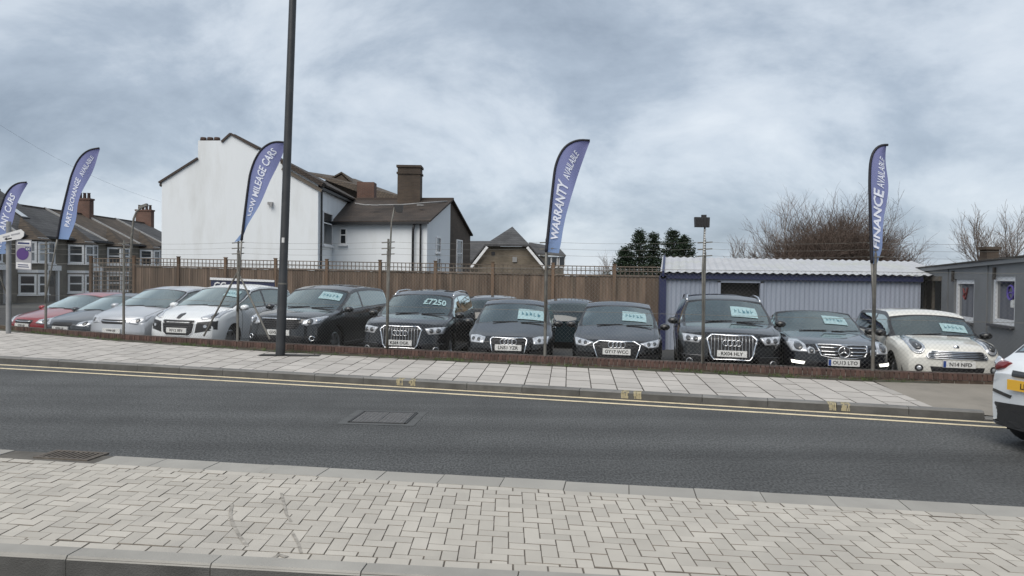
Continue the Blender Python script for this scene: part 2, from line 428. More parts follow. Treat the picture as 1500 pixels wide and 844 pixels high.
# far kerb -----------------------------------------------------------
mbk = MB()
p0, p1 = kpt(-16, -.035), kpt(40, -.035)
mbk.bar((p0.x, p0.y, -.06), (p1.x, p1.y, -.06), .13, .16)
kerb = tag(mbk.build('kerb', M_KERB), kind='structure')
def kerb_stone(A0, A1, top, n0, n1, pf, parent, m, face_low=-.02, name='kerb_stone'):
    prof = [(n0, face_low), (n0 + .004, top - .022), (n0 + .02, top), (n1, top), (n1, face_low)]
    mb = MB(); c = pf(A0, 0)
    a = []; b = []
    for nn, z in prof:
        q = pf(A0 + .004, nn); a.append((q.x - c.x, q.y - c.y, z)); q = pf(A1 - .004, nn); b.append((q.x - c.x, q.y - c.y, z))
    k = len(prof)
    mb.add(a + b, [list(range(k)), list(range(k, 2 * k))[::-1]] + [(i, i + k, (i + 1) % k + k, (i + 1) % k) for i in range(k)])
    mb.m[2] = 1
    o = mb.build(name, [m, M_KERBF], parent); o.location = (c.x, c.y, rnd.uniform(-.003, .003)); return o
A = -14.0
while A < 26:
    A1 = A + .915
    drop = 0 if A < 16.2 else min(1, (A - 16.2) / .8)
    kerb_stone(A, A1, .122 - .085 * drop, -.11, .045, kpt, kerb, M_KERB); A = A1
for px, py in ((594, 553), (612, 554), (918, 571), (936, 572), (1216, 588), (1236, 589)):
    g = G(px, py, .12); A = (Vector((g.x, g.y)) - KA).dot(ka); mb = MB()
    pts = [(-.1145, .02), (-.1135, .06), (-.1115, .102), (-.102, .116), (-.090, .1255), (-.06, .1258), (-.03, .1258), (0, .1258), (.03, .1258)]
    for i_ in range(len(pts) - 1):
        for k_ in range(5):
            if rnd.random() < .12: continue
            e0, e1 = [(-.055 + .11 * (k_ + t_) / 5) + rnd.uniform(-.008, .008) for t_ in (0, 1)]; q = []
            for e2_, (n2_, z2) in ((e0, pts[i_]), (e1, pts[i_]), (e1, pts[i_ + 1]), (e0, pts[i_ + 1])):
                w2 = kpt(A + e2_, n2_); q.append((w2.x, w2.y, z2))
            mb.add(q, [(0, 1, 2, 3)])
    mb.build('kerb_mark', M_KMARK, kerb)
# double yellow lines ------------------------------------------------
def line_strip(name, pts, wd, z, m):
    mb = MB(); L_ = []; R_ = []
    for i, p in enumerate(pts):
        d = (pts[min(i + 1, len(pts) - 1)] - pts[max(i - 1, 0)]).normalized(); nn = Vector((-d.y, d.x))
        L_.append((p.x + nn.x * wd / 2, p.y + nn.y * wd / 2, z)); R_.append((p.x - nn.x * wd / 2, p.y - nn.y * wd / 2, z))
    k = len(pts); mb.add(L_ + R_, [(i, k + i, k + i + 1, i + 1) for i in range(k - 1)])
    return tag(mb.build(name, m), kind='structure')
for nm, rows in (('yellow_line', ((0, 534.5), (500, 563), (900, 585), (1450, 619.5))), ('yellow_line', ((0, 539.8), (500, 568.3), (900, 591), (1450, 625.5)))):
    g = [G(*q, 0) for q in rows]; g = [Vector((q.x, q.y)) for q in g]
    d0 = (g[0] - g[1]).normalized(); d1 = (g[-1] - g[-2]).normalized()
    fit = np.polyfit([q.x for q in g], [q.y for q in g], 2)
    xs = np.linspace(-12, 8, 40)
    pts = [Vector((x, float(np.polyval(fit, x)))) for x in xs]
    pts = [pts[0] + (pts[0] - pts[1]) * 40] + pts + [pts[-1] + (pts[-1] - pts[-2]) * 40]
    line_strip(nm, pts, .10, .004, M_YEL)

# manhole in the road ------------------------------------------------
M_IRON = mat('cast_iron', (.135, .132, .13), .55, metal=.35, var=.2, vscale=12, bump=.3, bscale=150)
M_PATCH = mat('fresh_tarmac', (.085, .088, .088), .85, var=.15, vscale=5, bump=.4, bscale=170)
mh = thing('manhole_cover', 'rectangular iron manhole cover set in the road', 'manhole cover', (-1.62, 9.47, 0.0), R(-4), None)
mb = MB(); mb.add([(-.48, -.47, .004), (.48, -.47, .004), (.48, .47, .004), (-.48, .47, .004)], [(0, 1, 2, 3)]); mb.build('surround', M_PATCH, mh, fix=False)
mb = MB()
for sx, sy, dx, dy in ((0, .355, .72, .03), (0, -.355, .72, .03), (.355, 0, .03, .74), (-.355, 0, .03, .74)): mb.box((sx, sy, .006), (dx, dy, .012))
mb.build('frame', mat('iron_dark', (.03, .03, .03), .7), mh)
for k in range(2):
    mb = MB(); mb.box((-.168 + .336 * k, 0, .002), (.325, .66, .018))
    for i in range(6):
        for j in range(9): mb.box((-.168 + .336 * k - .13 + i * .052, -.29 + j * .072, .0125), (.03, .045, .005))
    mb.build('lid', M_IRON, mh)

# ================================================================== THE NEAR TRAFFIC ISLAND
ZI = .10
IN0, IN1 = Vector((-3.10, 4.49)), Vector((.12, 4.18))        # its near edge
IF0, IF1 = Vector((-4.93, 7.13)), Vector((4.02, 5.75))       # its far edge
def line_y(p, q, x): return p.y + (q.y - p.y) * (x - p.x) / (q.x - p.x)
ia = Vector((math.cos(R(-7.2)), math.sin(R(-7.2)))); O0 = Vector((0, 4.28))
def isl(a, b): return O0 + ia * a + Vector((0, 1)) * b
def nearB(a): p = O0 + ia * a; return line_y(IN0, IN1, p.x) - p.y
def farB(a): p = O0 + ia * a; return line_y(IF0, IF1, p.x) - p.y
mb = MB(); As = list(np.linspace(-11, 11, 12)); n_ = len(As)
vs = []
for z in (ZI - .0065, -.12):
    for f_ in (lambda a: nearB(a) + .01, lambda a: farB(a) - .01):
        for a in As: p = isl(a, f_(a)); vs.append((p.x, p.y, z))
fs = [(i, i + 1, n_ + i + 1, n_ + i) for i in range(n_ - 1)]
for k in range(n_ - 1): fs += [(k, k + 1, 2 * n_ + k + 1, 2 * n_ + k), (n_ + k, n_ + k + 1, 3 * n_ + k + 1, 3 * n_ + k)]
mb.add(vs, fs)
island = tag(mb.build('traffic_island', M_JOINT), kind='structure')
zi = lambda x, y: ZI
polys = []
U = .105
# edge courses
for side in (0, 1):
    k = 0; a = -9.0
    while a < 9:
        if side == 0: q = [(a, nearB(a) + .15), (a + .21, nearB(a + .21) + .15), (a + .21, nearB(a + .21) + .255), (a, nearB(a) + .255)]
        else: q = [(a, farB(a) - .405), (a + .21, farB(a + .21) - .405), (a + .21, farB(a + .21) - .30), (a, farB(a) - .30)]
        polys.append([isl(*p) for p in q]); a += .21
lo = lambda a: nearB(a) + .255
hi = lambda a: farB(a) - .405
for i in range(-80, 80):
    for j in range(-6, 40):
        k = (i - j) % 4
        if k == 0: rect = (i * U, (i + 2) * U, j * U, (j + 1) * U)
        elif k == 2: rect = (i * U, (i + 1) * U, (j - 1) * U, (j + 1) * U)
        else: continue
        if abs(rect[0]) > 8.4: continue
        q = clip(*rect, lo, hi)
        if q: polys.append([isl(*p) for p in q])
lay(polys, 'paver', 'pavers', island, M_PAVER, zi, .003, .0036, .05, 300, .0022, mat('paver_edge', (.17, .15, .125), .95, var=.3, vscale=6))
def edge_pf(p, q, sign):
    d = (q - p).normalized(); nn = Vector((-d.y, d.x)) * sign
    return lambda A, n: p + d * A + nn * n
npf = edge_pf(IN0, IN1, 1); A = -6.0 + .93
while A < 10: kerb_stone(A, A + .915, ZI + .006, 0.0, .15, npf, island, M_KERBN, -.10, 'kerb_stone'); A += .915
fpf = edge_pf(IF0, IF1, -1); A = -3.0
while A < 14:
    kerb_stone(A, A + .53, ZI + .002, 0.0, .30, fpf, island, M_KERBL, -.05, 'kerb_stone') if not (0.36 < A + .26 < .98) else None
    A += .53
# drain grate in the far kerb of the island
g0 = G(105, 667, ZI); dr = thing('drain_grate', 'iron slotted drain grate let into the edge of block paving', 'drain grate', (g0.x, g0.y, ZI - .004), math.atan2((IF1 - IF0).y, (IF1 - IF0).x))
mb = MB()
for sx, sy, dx, dy in ((0, .13, .56, .03), (0, -.13, .56, .03), (.265, 0, .03, .23), (-.265, 0, .03, .23)): mb.box((sx, sy, 0), (dx, dy, .02))
mb.build('frame', mat('rusty_iron', (.10, .085, .07), .8, var=.3, vscale=20), dr)
for i in range(10):
    mb = MB(); mb.box((-.23 + i * .051, 0, .001), (.024, .232, .016)); mb.build('bar', MATS['rusty_iron'], dr)
mb = MB(); mb.box((0, 0, -.06), (.56, .28, .06)); mb.build('gully', mat('gully', (.015, .014, .013), .95), dr)
# tyre marks
M_TYRE = mat('tyre_mark', (.27, .25, .22), .9, var=.35, vscale=22, stain=(.42, .39, .345, 1.0), sscale=16)
for path, wd in ((((340, 738), (337, 752), (341, 768), (350, 784), (362, 800)), .022), (((412, 722), (416, 738), (419, 752), (426, 764)), .02), (((428, 780), (437, 796), (441, 810)), .02), (((399, 818), (409, 812), (420, 816)), .035)):
    pts = [G(*q, ZI + .004) for q in path]; pts = [Vector((p.x, p.y)) for p in pts]
    o = line_strip('tyre_mark', pts, wd, ZI + .0035, M_TYRE)

# ================================================================== LOT AND LOW WALL
lotp = [(p.x, p.y) for p in [WALL[0] + Vector((-25, 14, 0))] + WALL + [Vector((40, 12.2, 0)), Vector((40, 36, 0)), Vector((-60, 60, 0))]]
mb = MB(); xs_ = [-60, -30, -16] + list(np.linspace(-12.5, -7.5, 6)) + [40]
def _wy(x): return float(np.interp(x, [p.x for p in WALL], [p.y for p in WALL])) + .05
def _lz(x): return -.10 - .14 * min(1, max(0, (-7.5 - x) / 5.0))
xs_ = sorted(set(xs_ + [p.x for p in WALL])); n_ = len(xs_)
mb.add([(x, _wy(x), _lz(x)) for x in xs_] + [(x, 40, _lz(x)) for x in xs_], [(i, i + 1, n_ + i + 1, n_ + i) for i in range(n_ - 1)])
tag(mb.build('car_park', M_LOT), kind='structure')
M_BRICK = mat('red_brick', (.080, .046, .037), .85, var=.22, vscale=9, bump=.4, bscale=120, rand=.28, stain=(.07, .055, .042, .75), sscale=2.0)
M_OLDBR = mat('dirty_brick', (.088, .062, .047), .9, var=.3, vscale=7, bump=.5, bscale=90, rand=.3, stain=(.035, .045, .022, .8), sscale=2.5)
M_MORT = mat('mortar', (.24, .225, .20), .9, var=.2, vscale=8, stain=(.10, .09, .075, .7), sscale=2)
wall = thing('low_brick_wall', 'low kerb-high wall of red bricks on edge under the wire fence', 'wall', (WALL[4].x, WALL[4].y, .1), world=True)
seg = []; acc = 0
for i in range(len(WALL) - 1):
    l = (WALL[i + 1] - WALL[i]).length; seg.append((acc, acc + l, WALL[i], WALL[i + 1])); acc += l
WLEN = acc
def wpt(s, off=0.0):
    for a, b, p, q in seg:
        if s <= b or b == acc:
            d = (q - p).normalized(); nn = Vector((-d.y, d.x, 0)); t = p + d * (s - a) + nn * off; return Vector((t.x, t.y, 0)), math.atan2(d.y, d.x)
mb = MB(); S_ = np.linspace(0, WLEN, 80)
for i in range(len(S_) - 1):
    a, _ = wpt(S_[i], .11); b, _ = wpt(S_[i + 1], .11)
    mb.bar((a.x, a.y, .10), (b.x, b.y, .10), .19, .40)
tag(mb.build('mortar_core', M_MORT, wall))
WT = .37
mb = MB()
s = 0.0
for row in range(2):
    s = .1 * row
    while s < WLEN - .22:
        p, an = wpt(s + .11, .11); mb.box((p.x, p.y, .232 - .037 - row * .075), (.213, .206, .064), an + rnd.uniform(-.008, .008)); s += .225
tag(mb.build('lower_bricks', M_OLDBR, wall), kind='stuff')
bm_ = MB(); bm_.box((0, 0, 0), (.065, .213, .104)); brick_me = bm_.mesh('brick', M_BRICK)
ss = np.arange(.05, WLEN - .05, .0755)
spts = sorted(ss, key=lambda q: (wpt(q)[0]).length)
near = set(spts[:300]); mb = MB()
for s in ss:
    p, an = wpt(s, .105 + rnd.uniform(-.004, .004)); z = .288 + rnd.uniform(-.003, .003); an += rnd.uniform(-.03, .03)
    if s in near:
        o = bpy.data.objects.new('brick', brick_me); C.objects.link(o); put(o, wall); o.location = (p.x, p.y, z); o.rotation_euler = (0, 0, an)
    else: mb.box((p.x, p.y, z), (.065, .213, .104), an)
tag(mb.build('bricks', M_OLDBR, wall), kind='stuff')
# weeds
M_WEED = mat('weeds', (.055, .085, .025), .8, var=.5, vscale=6, rand=.4)
mb = MB()
for k in range(420):
    s = rnd.uniform(6, WLEN - .5)
    dens = .5 + .5 * math.sin(s * 1.7) * math.sin(s * .61 + 1)
    if rnd.random() > dens ** 1.5 + .08: continue
    p, an = wpt(s, -.03 - .10 * rnd.random())
    zb_ = zpav(p.x, p.y)
    for q in range(6):
        x0 = p.x + rnd.uniform(-.04, .04); y0 = p.y + rnd.uniform(-.02, .02); h = rnd.uniform(.03, .10); dx = rnd.uniform(-.05, .05); dy = rnd.uniform(-.04, .03)
        mb.add([(x0 - .006, y0, zb_), (x0 + .006, y0, zb_), (x0 + dx, y0 + dy, zb_ + h)], [(0, 1, 2)])
tag(mb.build('weeds', M_WEED, fix=False), 'low green weeds growing along the foot of the brick wall', 'weeds', kind='stuff')

# ================================================================== CARS
M_TRIM = mat('black_trim', (.012, .012, .013), .35, coat=.3)
M_PLAST = mat('black_plastic', (.020, .020, .021), .55, bump=.1, bscale=300)
M_RUB = mat('tyre_rubber', (.018, .018, .018), .85, var=.2, vscale=20)
M_ALLOY = mat('alloy', (.46, .47, .49), .28, metal=.85)
M_ALLOYD = mat('alloy_dark', (.10, .10, .105), .35, metal=.8)
M_CHROME = mat('chrome', (.72, .73, .75), .12, metal=1.0)
M_LAMP = mat('headlamp', (.52, .54, .57), .12, metal=.35, coat=1.0, var=.35, vscale=16)
M_LAMPD = mat('headlamp_dark', (.045, .047, .05), .15, coat=1.0)
M_RED = mat('tail_lamp', (.15, .010, .012), .2, coat=1.0)
M_CAB = mat('cabin', (.022, .022, .023), .8)
M_SEAT = mat('seat_fabric', (.035, .034, .033), .85, var=.2, vscale=10)
M_PLW = mat('plate_white', (.72, .72, .70), .45)
M_PLY = mat('plate_yellow', (.70, .40, .04), .45)
M_PLB = mat('plate_blue', (.02, .06, .25), .45)
M_INK = mat('plate_ink', (.010, .010, .012), .5)
M_STK = mat('sticker_cyan', (.30, .43, .45), .5, var=.1, vscale=14)
M_STKI = mat('sticker_ink', (.05, .15, .19), .6)
M_DRL = mat('lit_lamp', (.9, .9, .85), .3, emit=(1.0, .98, .86, 1.3))
G_CAR = glass('car_glass', (.50, .60, .58))
G_DARK = glass('car_glass_dark', (.16, .19, .19))

def smooth_fn(pts, wdt=.10):
    xs = np.array([p[0] for p in pts]); zs = np.array([p[1] for p in pts])
    g = np.arange(xs[0] - .4, xs[-1] + .4, .01); v = np.interp(g, xs, zs)
    k = max(1, int(wdt / .01)); ker = np.ones(k) / k
    for _ in range(2): v = np.convolve(np.pad(v, (k, k), mode='edge'), ker, 'same')[k:-k]
    return lambda u: float(np.interp(u, g, v))
TB = [.05, .11, .30, .50, .68, .84, .92, 1.0]
TC = [.02, .06, .12, .28, .46, .64, .82, 1.0]
NA = 10
WHEELS = {}
def wheel_meshes(rw, wd, style):
    key = (round(rw, 3), wd, style)
    if key in WHEELS: return WHEELS[key]
    ri = rw * .68
    mb = MB(); h = wd / 2
    prof = [(ri, -h * .75), (ri + .012, -h * .9), (rw * .86, -h), (rw * .965, -h * .86), (rw, -h * .6), (rw, h * .6), (rw * .965, h * .86), (rw * .86, h), (ri + .012, h * .9), (ri, h * .75)]
    mb.lathe(prof, 32, 'X', closed=True); tyre = mb.mesh('tyre', M_RUB, True)
    mb = MB()
    mb.lathe([(ri * .99, h * .8), (ri * .93, h * .86), (ri * .9, h * .5), (ri * .88, -h * .6)], 32, 'X')
    ns = {'five': 5, 'ten': 10, 'seven': 7, 'multi': 12}[style]
    for k in range(ns):
        a = 2 * math.pi * k / ns
        wdt = {5: .075, 10: .035, 7: .05, 12: .028}[ns]
        d = Vector((0, math.cos(a), math.sin(a))); t = Vector((0, -math.sin(a), math.cos(a)))
        b0 = d * ri * .14; b1 = d * ri * .94
        vs = []
        for bb, xx, ww in ((b0, h * .62, wdt * .75), (b1, h * .72, wdt * .6 if ns == 5 else wdt * .5)):
            for sx in (0, -.03):
                for sg in (-1, 1): vs.append(bb + t * sg * ww + Vector((xx + sx, 0, 0)))
        mb.add(vs, [(0, 1, 5, 4), (2, 6, 7, 3), (0, 4, 6, 2), (1, 3, 7, 5), (4, 5, 7, 6), (0, 2, 3, 1)])
    mb.lathe([(0.001, h * .68), (ri * .2, h * .66), (ri * .22, h * .45)], 16, 'X')
    rim = mb.mesh('rim', M_ALLOY, True, fix=True); rim.set_sharp_from_angle(angle=R(40))
    mb = MB(); mb.lathe([(.001, h * .18), (ri * .9, h * .18)], 24, 'X'); disc = mb.mesh('brake_disc', mat('brake', (.03, .03, .032), .5, metal=.5))
    WHEELS[key] = (tyre, rim, disc); return WHEELS[key]

def ring_patch(proj, poly, rings=(1.0, .82, .6, .35, .1), off=.006, bulge=0.0, skirt=.02, nsub=5):
    """polygon in front-view coordinates laid on the body: outer skirt, then rings towards the middle"""
    pts = []
    n = len(poly)
    for i in range(n):
        a = Vector(poly[i]); b = Vector(poly[(i + 1) % n])
        for k in range(nsub): pts.append(a + (b - a) * (k / nsub))
    c = sum(pts, Vector((0, 0))) / len(pts); m = len(pts)
    mb = MB(); vs = []
    for p in pts: vs.append(proj(p.x, p.y, -skirt))
    for r_ in rings:
        for p in pts: q = c + (p - c) * r_; vs.append(proj(q.x, q.y, off + bulge * (1 - r_ * r_)))
    fs = [(i * m + j, i * m + (j + 1) % m, (i + 1) * m + (j + 1) % m, (i + 1) * m + j) for i in range(len(rings)) for j in range(m)]
    fs.append([len(rings) * m + j for j in range(m)])
    mb.add(vs, fs); return mb
def frame_patch(proj, poly, wd, off=.012, skirt=.02, nsub=6, open_bottom=False):
    n = len(poly); pts = []
    for i in range(n):
        a = Vector(poly[i]); b = Vector(poly[(i + 1) % n])
        for k in range(nsub): pts.append(a + (b - a) * (k / nsub))
    c = sum(pts, Vector((0, 0))) / len(pts); m = len(pts); vs = []
    inn = []
    for p in pts:
        v = p - c; inn.append(c + v * max(.1, 1 - wd / v.length))
    for p in pts: vs.append(proj(p.x, p.y, -skirt))
    for p in pts: vs.append(proj(p.x, p.y, off))
    for p in inn: vs.append(proj(p.x, p.y, off))
    for p in inn: vs.append(proj(p.x, p.y, -skirt))
    mb = MB(); mb.add(vs, [(i * m + j, i * m + (j + 1) % m, (i + 1) * m + (j + 1) % m, (i + 1) * m + j) for i in range(3) for j in range(m)])
    return mb
def circ(cx, cz, rx, rz=None, n=14, a0=0):
    rz = rz or rx
    return [(cx + rx * math.cos(a0 + 2 * math.pi * k / n), cz + rz * math.sin(a0 + 2 * math.pi * k / n)) for k in range(n)]
def inside_range(poly, axis, val):
    hits = []
    n = len(poly)
    for i in range(n):
        a, b = poly[i], poly[(i + 1) % n]
        if (a[axis] - val) * (b[axis] - val) < 0:
            t = (val - a[axis]) / (b[axis] - a[axis]); hits.append(a[1 - axis] + t * (b[1 - axis] - a[1 - axis]))
    return (min(hits), max(hits)) if len(hits) > 1 else None

BODY = {   # centre-line top, shoulder line, key stations
 'hatch': dict(L=4.25, W=1.77, H=1.42, top=[(0, .62), (.03, .685), (.10, .745), (.35, .805), (1.08, .95), (1.16, .965), (1.98, 1.345), (2.35, 1.41), (2.9, 1.42), (3.5, 1.365), (3.78, 1.30), (4.12, 1.0), (4.18, .93), (4.25, .78)],
               belt=[(0, .58), (.10, .69), (.6, .80), (1.1, .88), (2.5, .915), (3.8, .97), (4.2, .82)], cow=1.14, wtop=1.97, rtop=3.72, rbot=4.08, ua=1.36, um=2.36, ub=3.62, fa=.86, ra=3.46, rw=.315, sill=.2),
 'suv': dict(L=4.45, W=1.85, H=1.62, top=[(0, .82), (.03, .89), (.10, .96), (.35, 1.01), (1.05, 1.09), (1.14, 1.105), (1.92, 1.525), (2.3, 1.60), (3.0, 1.62), (3.75, 1.58), (3.98, 1.52), (4.28, 1.12), (4.36, 1.04), (4.45, .85)],
             belt=[(0, .77), (.10, .88), (.6, .98), (1.1, 1.02), (2.5, 1.05), (3.9, 1.10), (4.4, .95)], cow=1.12, wtop=1.92, rtop=3.93, rbot=4.27, ua=1.34, um=2.36, ub=4.0, fa=.9, ra=3.55, rw=.355, sill=.25),
 'mpv': dict(L=4.37, W=1.83, H=1.64, top=[(0, .74), (.03, .82), (.12, .92), (.4, 1.0), (.92, 1.105), (1.0, 1.125), (1.98, 1.565), (2.4, 1.63), (3.0, 1.64), (3.75, 1.58), (3.98, 1.50), (4.25, 1.1), (4.3, 1.0), (4.37, .8)],
             belt=[(0, .68), (.12, .84), (.6, .97), (1.0, 1.03), (2.5, 1.05), (3.9, 1.09), (4.3, .92)], cow=.98, wtop=1.97, rtop=3.9, rbot=4.22, ua=1.26, um=2.42, ub=3.95, fa=.86, ra=3.47, rw=.335, sill=.22),
 'coupe': dict(L=4.70, W=1.79, H=1.395, top=[(0, .68), (.03, .745), (.10, .815), (.4, .87), (1.38, .955), (1.48, .955), (2.20, 1.335), (2.27, 1.34), (2.40, 1.00), (2.55, .975), (3.6, .985), (4.15, .985), (4.55, .96), (4.63, .91), (4.70, .75)],
               belt=[(0, .63), (.10, .75), (.7, .85), (1.4, .90), (2.7, .925), (4.0, .93), (4.6, .84)], cow=1.46, wtop=2.20, rtop=2.26, rbot=2.42, ua=1.70, um=2.05, ub=2.20, seat=2.85, fa=.86, ra=3.62, rw=.33, sill=.19),
 'mini': dict(L=3.70, W=1.69, H=1.41, top=[(0, .60), (.02, .68), (.07, .79), (.2, .85), (.5, .895), (.92, .93), (.99, .945), (1.52, 1.335), (1.75, 1.40), (2.3, 1.41), (3.2, 1.37), (3.35, 1.32), (3.55, 1.0), (3.62, .92), (3.70, .72)],
              belt=[(0, .55), (.08, .70), (.5, .84), (.95, .895), (2.4, .93), (3.4, .95), (3.66, .85)], cow=.98, wtop=1.49, rtop=3.3, rbot=3.52, ua=1.16, um=2.12, ub=3.28, fa=.70, ra=3.17, rw=.305, sill=.18),
 'estate': dict(L=4.5, W=1.78, H=1.47, top=[(0, .60), (.03, .67), (.10, .74), (.4, .82), (1.10, .97), (1.18, .99), (2.0, 1.40), (2.4, 1.46), (3.0, 1.47), (4.0, 1.41), (4.2, 1.34), (4.4, 1.0), (4.44, .92), (4.5, .75)],
                belt=[(0, .56), (.10, .68), (.6, .81), (1.1, .90), (2.5, .94), (4.1, .98), (4.45, .85)], cow=1.16, wtop=1.99, rtop=4.12, rbot=4.38, ua=1.4, um=2.38, ub=4.1, fa=.88, ra=3.55, rw=.32, sill=.2),
}

def make_car(name, label, kind, paint, loc, yaw, front=None, rear=None, plate=None, sticker=None, group=None, wheel='five', rails=False,
             black_band=False, handles=True, mirror_mat=None, roof_mat=None, scale=1.0, roll=0.0, body_over=None, blue_band=False, dark_rear=True):
    d = dict(BODY[kind]); d.update(body_over or {})
    L, W, H = d['L'], d['W'], d['H']; hw = W / 2
    topf = smooth_fn(d['top'], .07); beltf = smooth_fn(d['belt'], .12)
    root = thing(name, label, 'car', loc, R(yaw), group)
    root.rotation_euler = (0, R(roll), R(yaw)); root.scale = (scale,) * 3
    fa, ra, rw, sill = d['fa'], d['ra'], d['rw'], d['sill']; RA = rw + .065
    cow, wtop, rtop, rbot, ua, um, ub = (d[k] for k in ('cow', 'wtop', 'rtop', 'rbot', 'ua', 'um', 'ub'))
    def plan(u):
        k = 1.0
        if u < .55: k -= .115 * (1 - u / .55) ** 2.4
        if u > L - .6: k -= .10 * ((u - L + .6) / .6) ** 2.2
        return hw * k
    def zb0(u):
        z = sill + .03 * max(0, 1 - u / .3)
        for ax in (fa, ra):
            if abs(u - ax) < RA: z = max(z, rw + math.sqrt(max(0, RA * RA - (u - ax) ** 2)) - .01)
        return z
    def deform(x, u, z):
        q = (x / hw) ** 2; y = u
        if u < 1.3: y += (.20 * q + .05 * q * q) * (1 - u / 1.3) ** 1.2
        if u > L - 1.0: y -= .16 * q * ((u - L + 1.0) / 1.0)
        if u < .5 and z > .5: y += (z - .5) * .10 * (1 - u / .5)
        if u < .35 and z < .45: y += (.45 - z) ** 2 * .9 * (1 - u / .35)
        return (x, y, z)
    def half(u):
        zt = topf(u); zb = min(beltf(u), zt - .03); z0 = zb0(u); wf = plan(u)
        z0 = min(z0, zb - .03)
        pts = []
        def side(z):
            tt = (z - .2) / (zb - .2)
            f = 1 - .06 * ((tt - .60) / .60) ** 2 if tt < .6 else 1 - .040 * ((tt - .6) / .4) ** 2
            return wf * f + (.008 * math.exp(-((tt - .86) / .05) ** 2))
        for i in range(NA):
            z = z0 + (zb - z0) * i / (NA - 1); pts.append((side(z), z))
        xb = side(zb)
        gh = max(0, min(1, (zt - zb - .10) / .25))
        crown = .045 + .035 * gh if cow < u < wtop else .045 + .01 * gh
        crown = min(crown, (zt - zb) * .6)
        zr = zt - crown
        xr = xb - max(.075, (zr - zb) * .40)
        for t in TB: pts.append((xb + (xr - xb) * t + .10 * (zr - zb) * t * (1 - t) + (.03 * t * (1 - t) if gh < .2 else 0), zb + (zr - zb) * (t if gh > .2 else 1 - (1 - t) ** 1.6)))
        for s_ in TC: pts.append((xr * (1 - s_), zr + (zt - zr) * (1 - (1 - s_) ** 2.3)))
        return pts
    us = set(np.round(np.linspace(0, L, 64), 3)) | {.012, .03, .05, .08, L - .012, L - .03, L - .06}
    for ax in (fa, ra):
        for k in range(13): us.add(round(ax + RA * math.cos(math.pi * k / 12), 3))
    key_u = [cow, cow + .035, wtop - .035, wtop, rtop, rtop + .035, rbot - .035, rbot, ua - .05, ua, um - .045, um + .045, ub, ub + .05, .13, cow - .03, 1.0 if kind != 'mini' else .95]
    us = sorted(u for u in us if all(abs(u - k) > .012 for k in key_u)) + key_u
    us = sorted(set(u for u in us if 0 <= u <= L))
    us = [u for i, u in enumerate(us) if i == 0 or u - us[i - 1] > .004]
    nr = NA + len(TB) + len(TC)
    V = []; idx = {}
    for i, u in enumerate(us):
        h_ = half(u)
        for j in range(2 * nr - 1):
            jj = j if j < nr else 2 * nr - 2 - j; sg = 1 if j < nr else -1
            x, z = h_[jj]; V.append(deform(sg * x, u, z))
    nc = 2 * nr - 1
    def rowtag(j):     # -> ('A', t) etc. for the face between row j and j+1 on the half section
        if j < NA - 1: return 'A', (j + .5) / (NA - 1)
        if j < NA + len(TB) - 1:
            k = j - (NA - 1); lo2 = 0 if k == 0 else TB[k - 1]; return 'B', (lo2 + TB[k]) / 2
        k = j - (NA + len(TB) - 1); lo2 = 0 if k == 0 else TC[k - 1]; return 'C', (lo2 + TC[k]) / 2
    ud1 = max(ua - .12, fa + RA + .03); ud2 = min(ra + .1, ub)
    parts = {}
    def putf(k, f, m=0): parts.setdefault(k, []).append((f, m))
    for i in range(len(us) - 1):
        u = (us[i] + us[i + 1]) / 2
        for j in range(nc - 1):
            jj = j if j < nr - 1 else 2 * nr - 3 - j; sd = 'L' if j < nr - 1 else 'R'
            s_, t = rowtag(jj); f = (i * nc + j, i * nc + j + 1, (i + 1) * nc + j + 1, (i + 1) * nc + j)
            if s_ == 'C' and cow < u < wtop:
                if t > .05 and cow + .03 < u < wtop - .03: putf('windscreen', f)
                else: putf('body', f, 1)
            elif s_ == 'C' and rtop < u < rbot:
                if t > .05 and rtop + .03 < u < rbot - .03: putf('rear_window', f)
                else: putf('body', f, 1)
            elif s_ == 'B' and .05 < t < .92 and ua - .05 < u < ub + .05:
                if .11 < t < .84 and ua < u < um - .045: putf('front_window' + sd, f)
                elif .11 < t < .84 and um + .045 < u < ub: putf('rear_side_window' + sd, f)
                else: putf('body', f, 1)
            elif black_band and s_ == 'B' and cow - .02 < u < rbot: putf('body', f, 1)
            elif roof_mat and s_ == 'C' and wtop < u < rtop: putf('body', f, 2)
            elif s_ == 'C' and t > .05 and .13 < u < cow - .03: putf('bonnet', f)
            elif (s_ == 'A' and t > .1) and ud1 < u < um: putf('front_door' + sd, f)
            elif (s_ == 'A' and t > .1) and um < u < ud2 and kind not in ('mini', 'coupe'): putf('rear_door' + sd, f)
            else: putf('body', f)
    # front and rear caps
    KX = 14
    for end, i in ((0, 0), (1, len(us) - 1)):
        u = us[i]; h_ = half(u); base = len(V)
        for (x, z) in h_:
            for k in range(KX + 1): V.append(deform(x * (1 - 2 * k / KX), u, z))
        for j in range(nr - 1):
            for k in range(KX):
                f = (base + j * (KX + 1) + k, base + j * (KX + 1) + k + 1, base + (j + 1) * (KX + 1) + k + 1, base + (j + 1) * (KX + 1) + k)
                putf('body', f if end else f[::-1])
    allf = [f for k in parts for f, m in parts[k]]
    bvh = BVHTree.FromPolygons([Vector(v) for v in V], allf)
    objs = {}
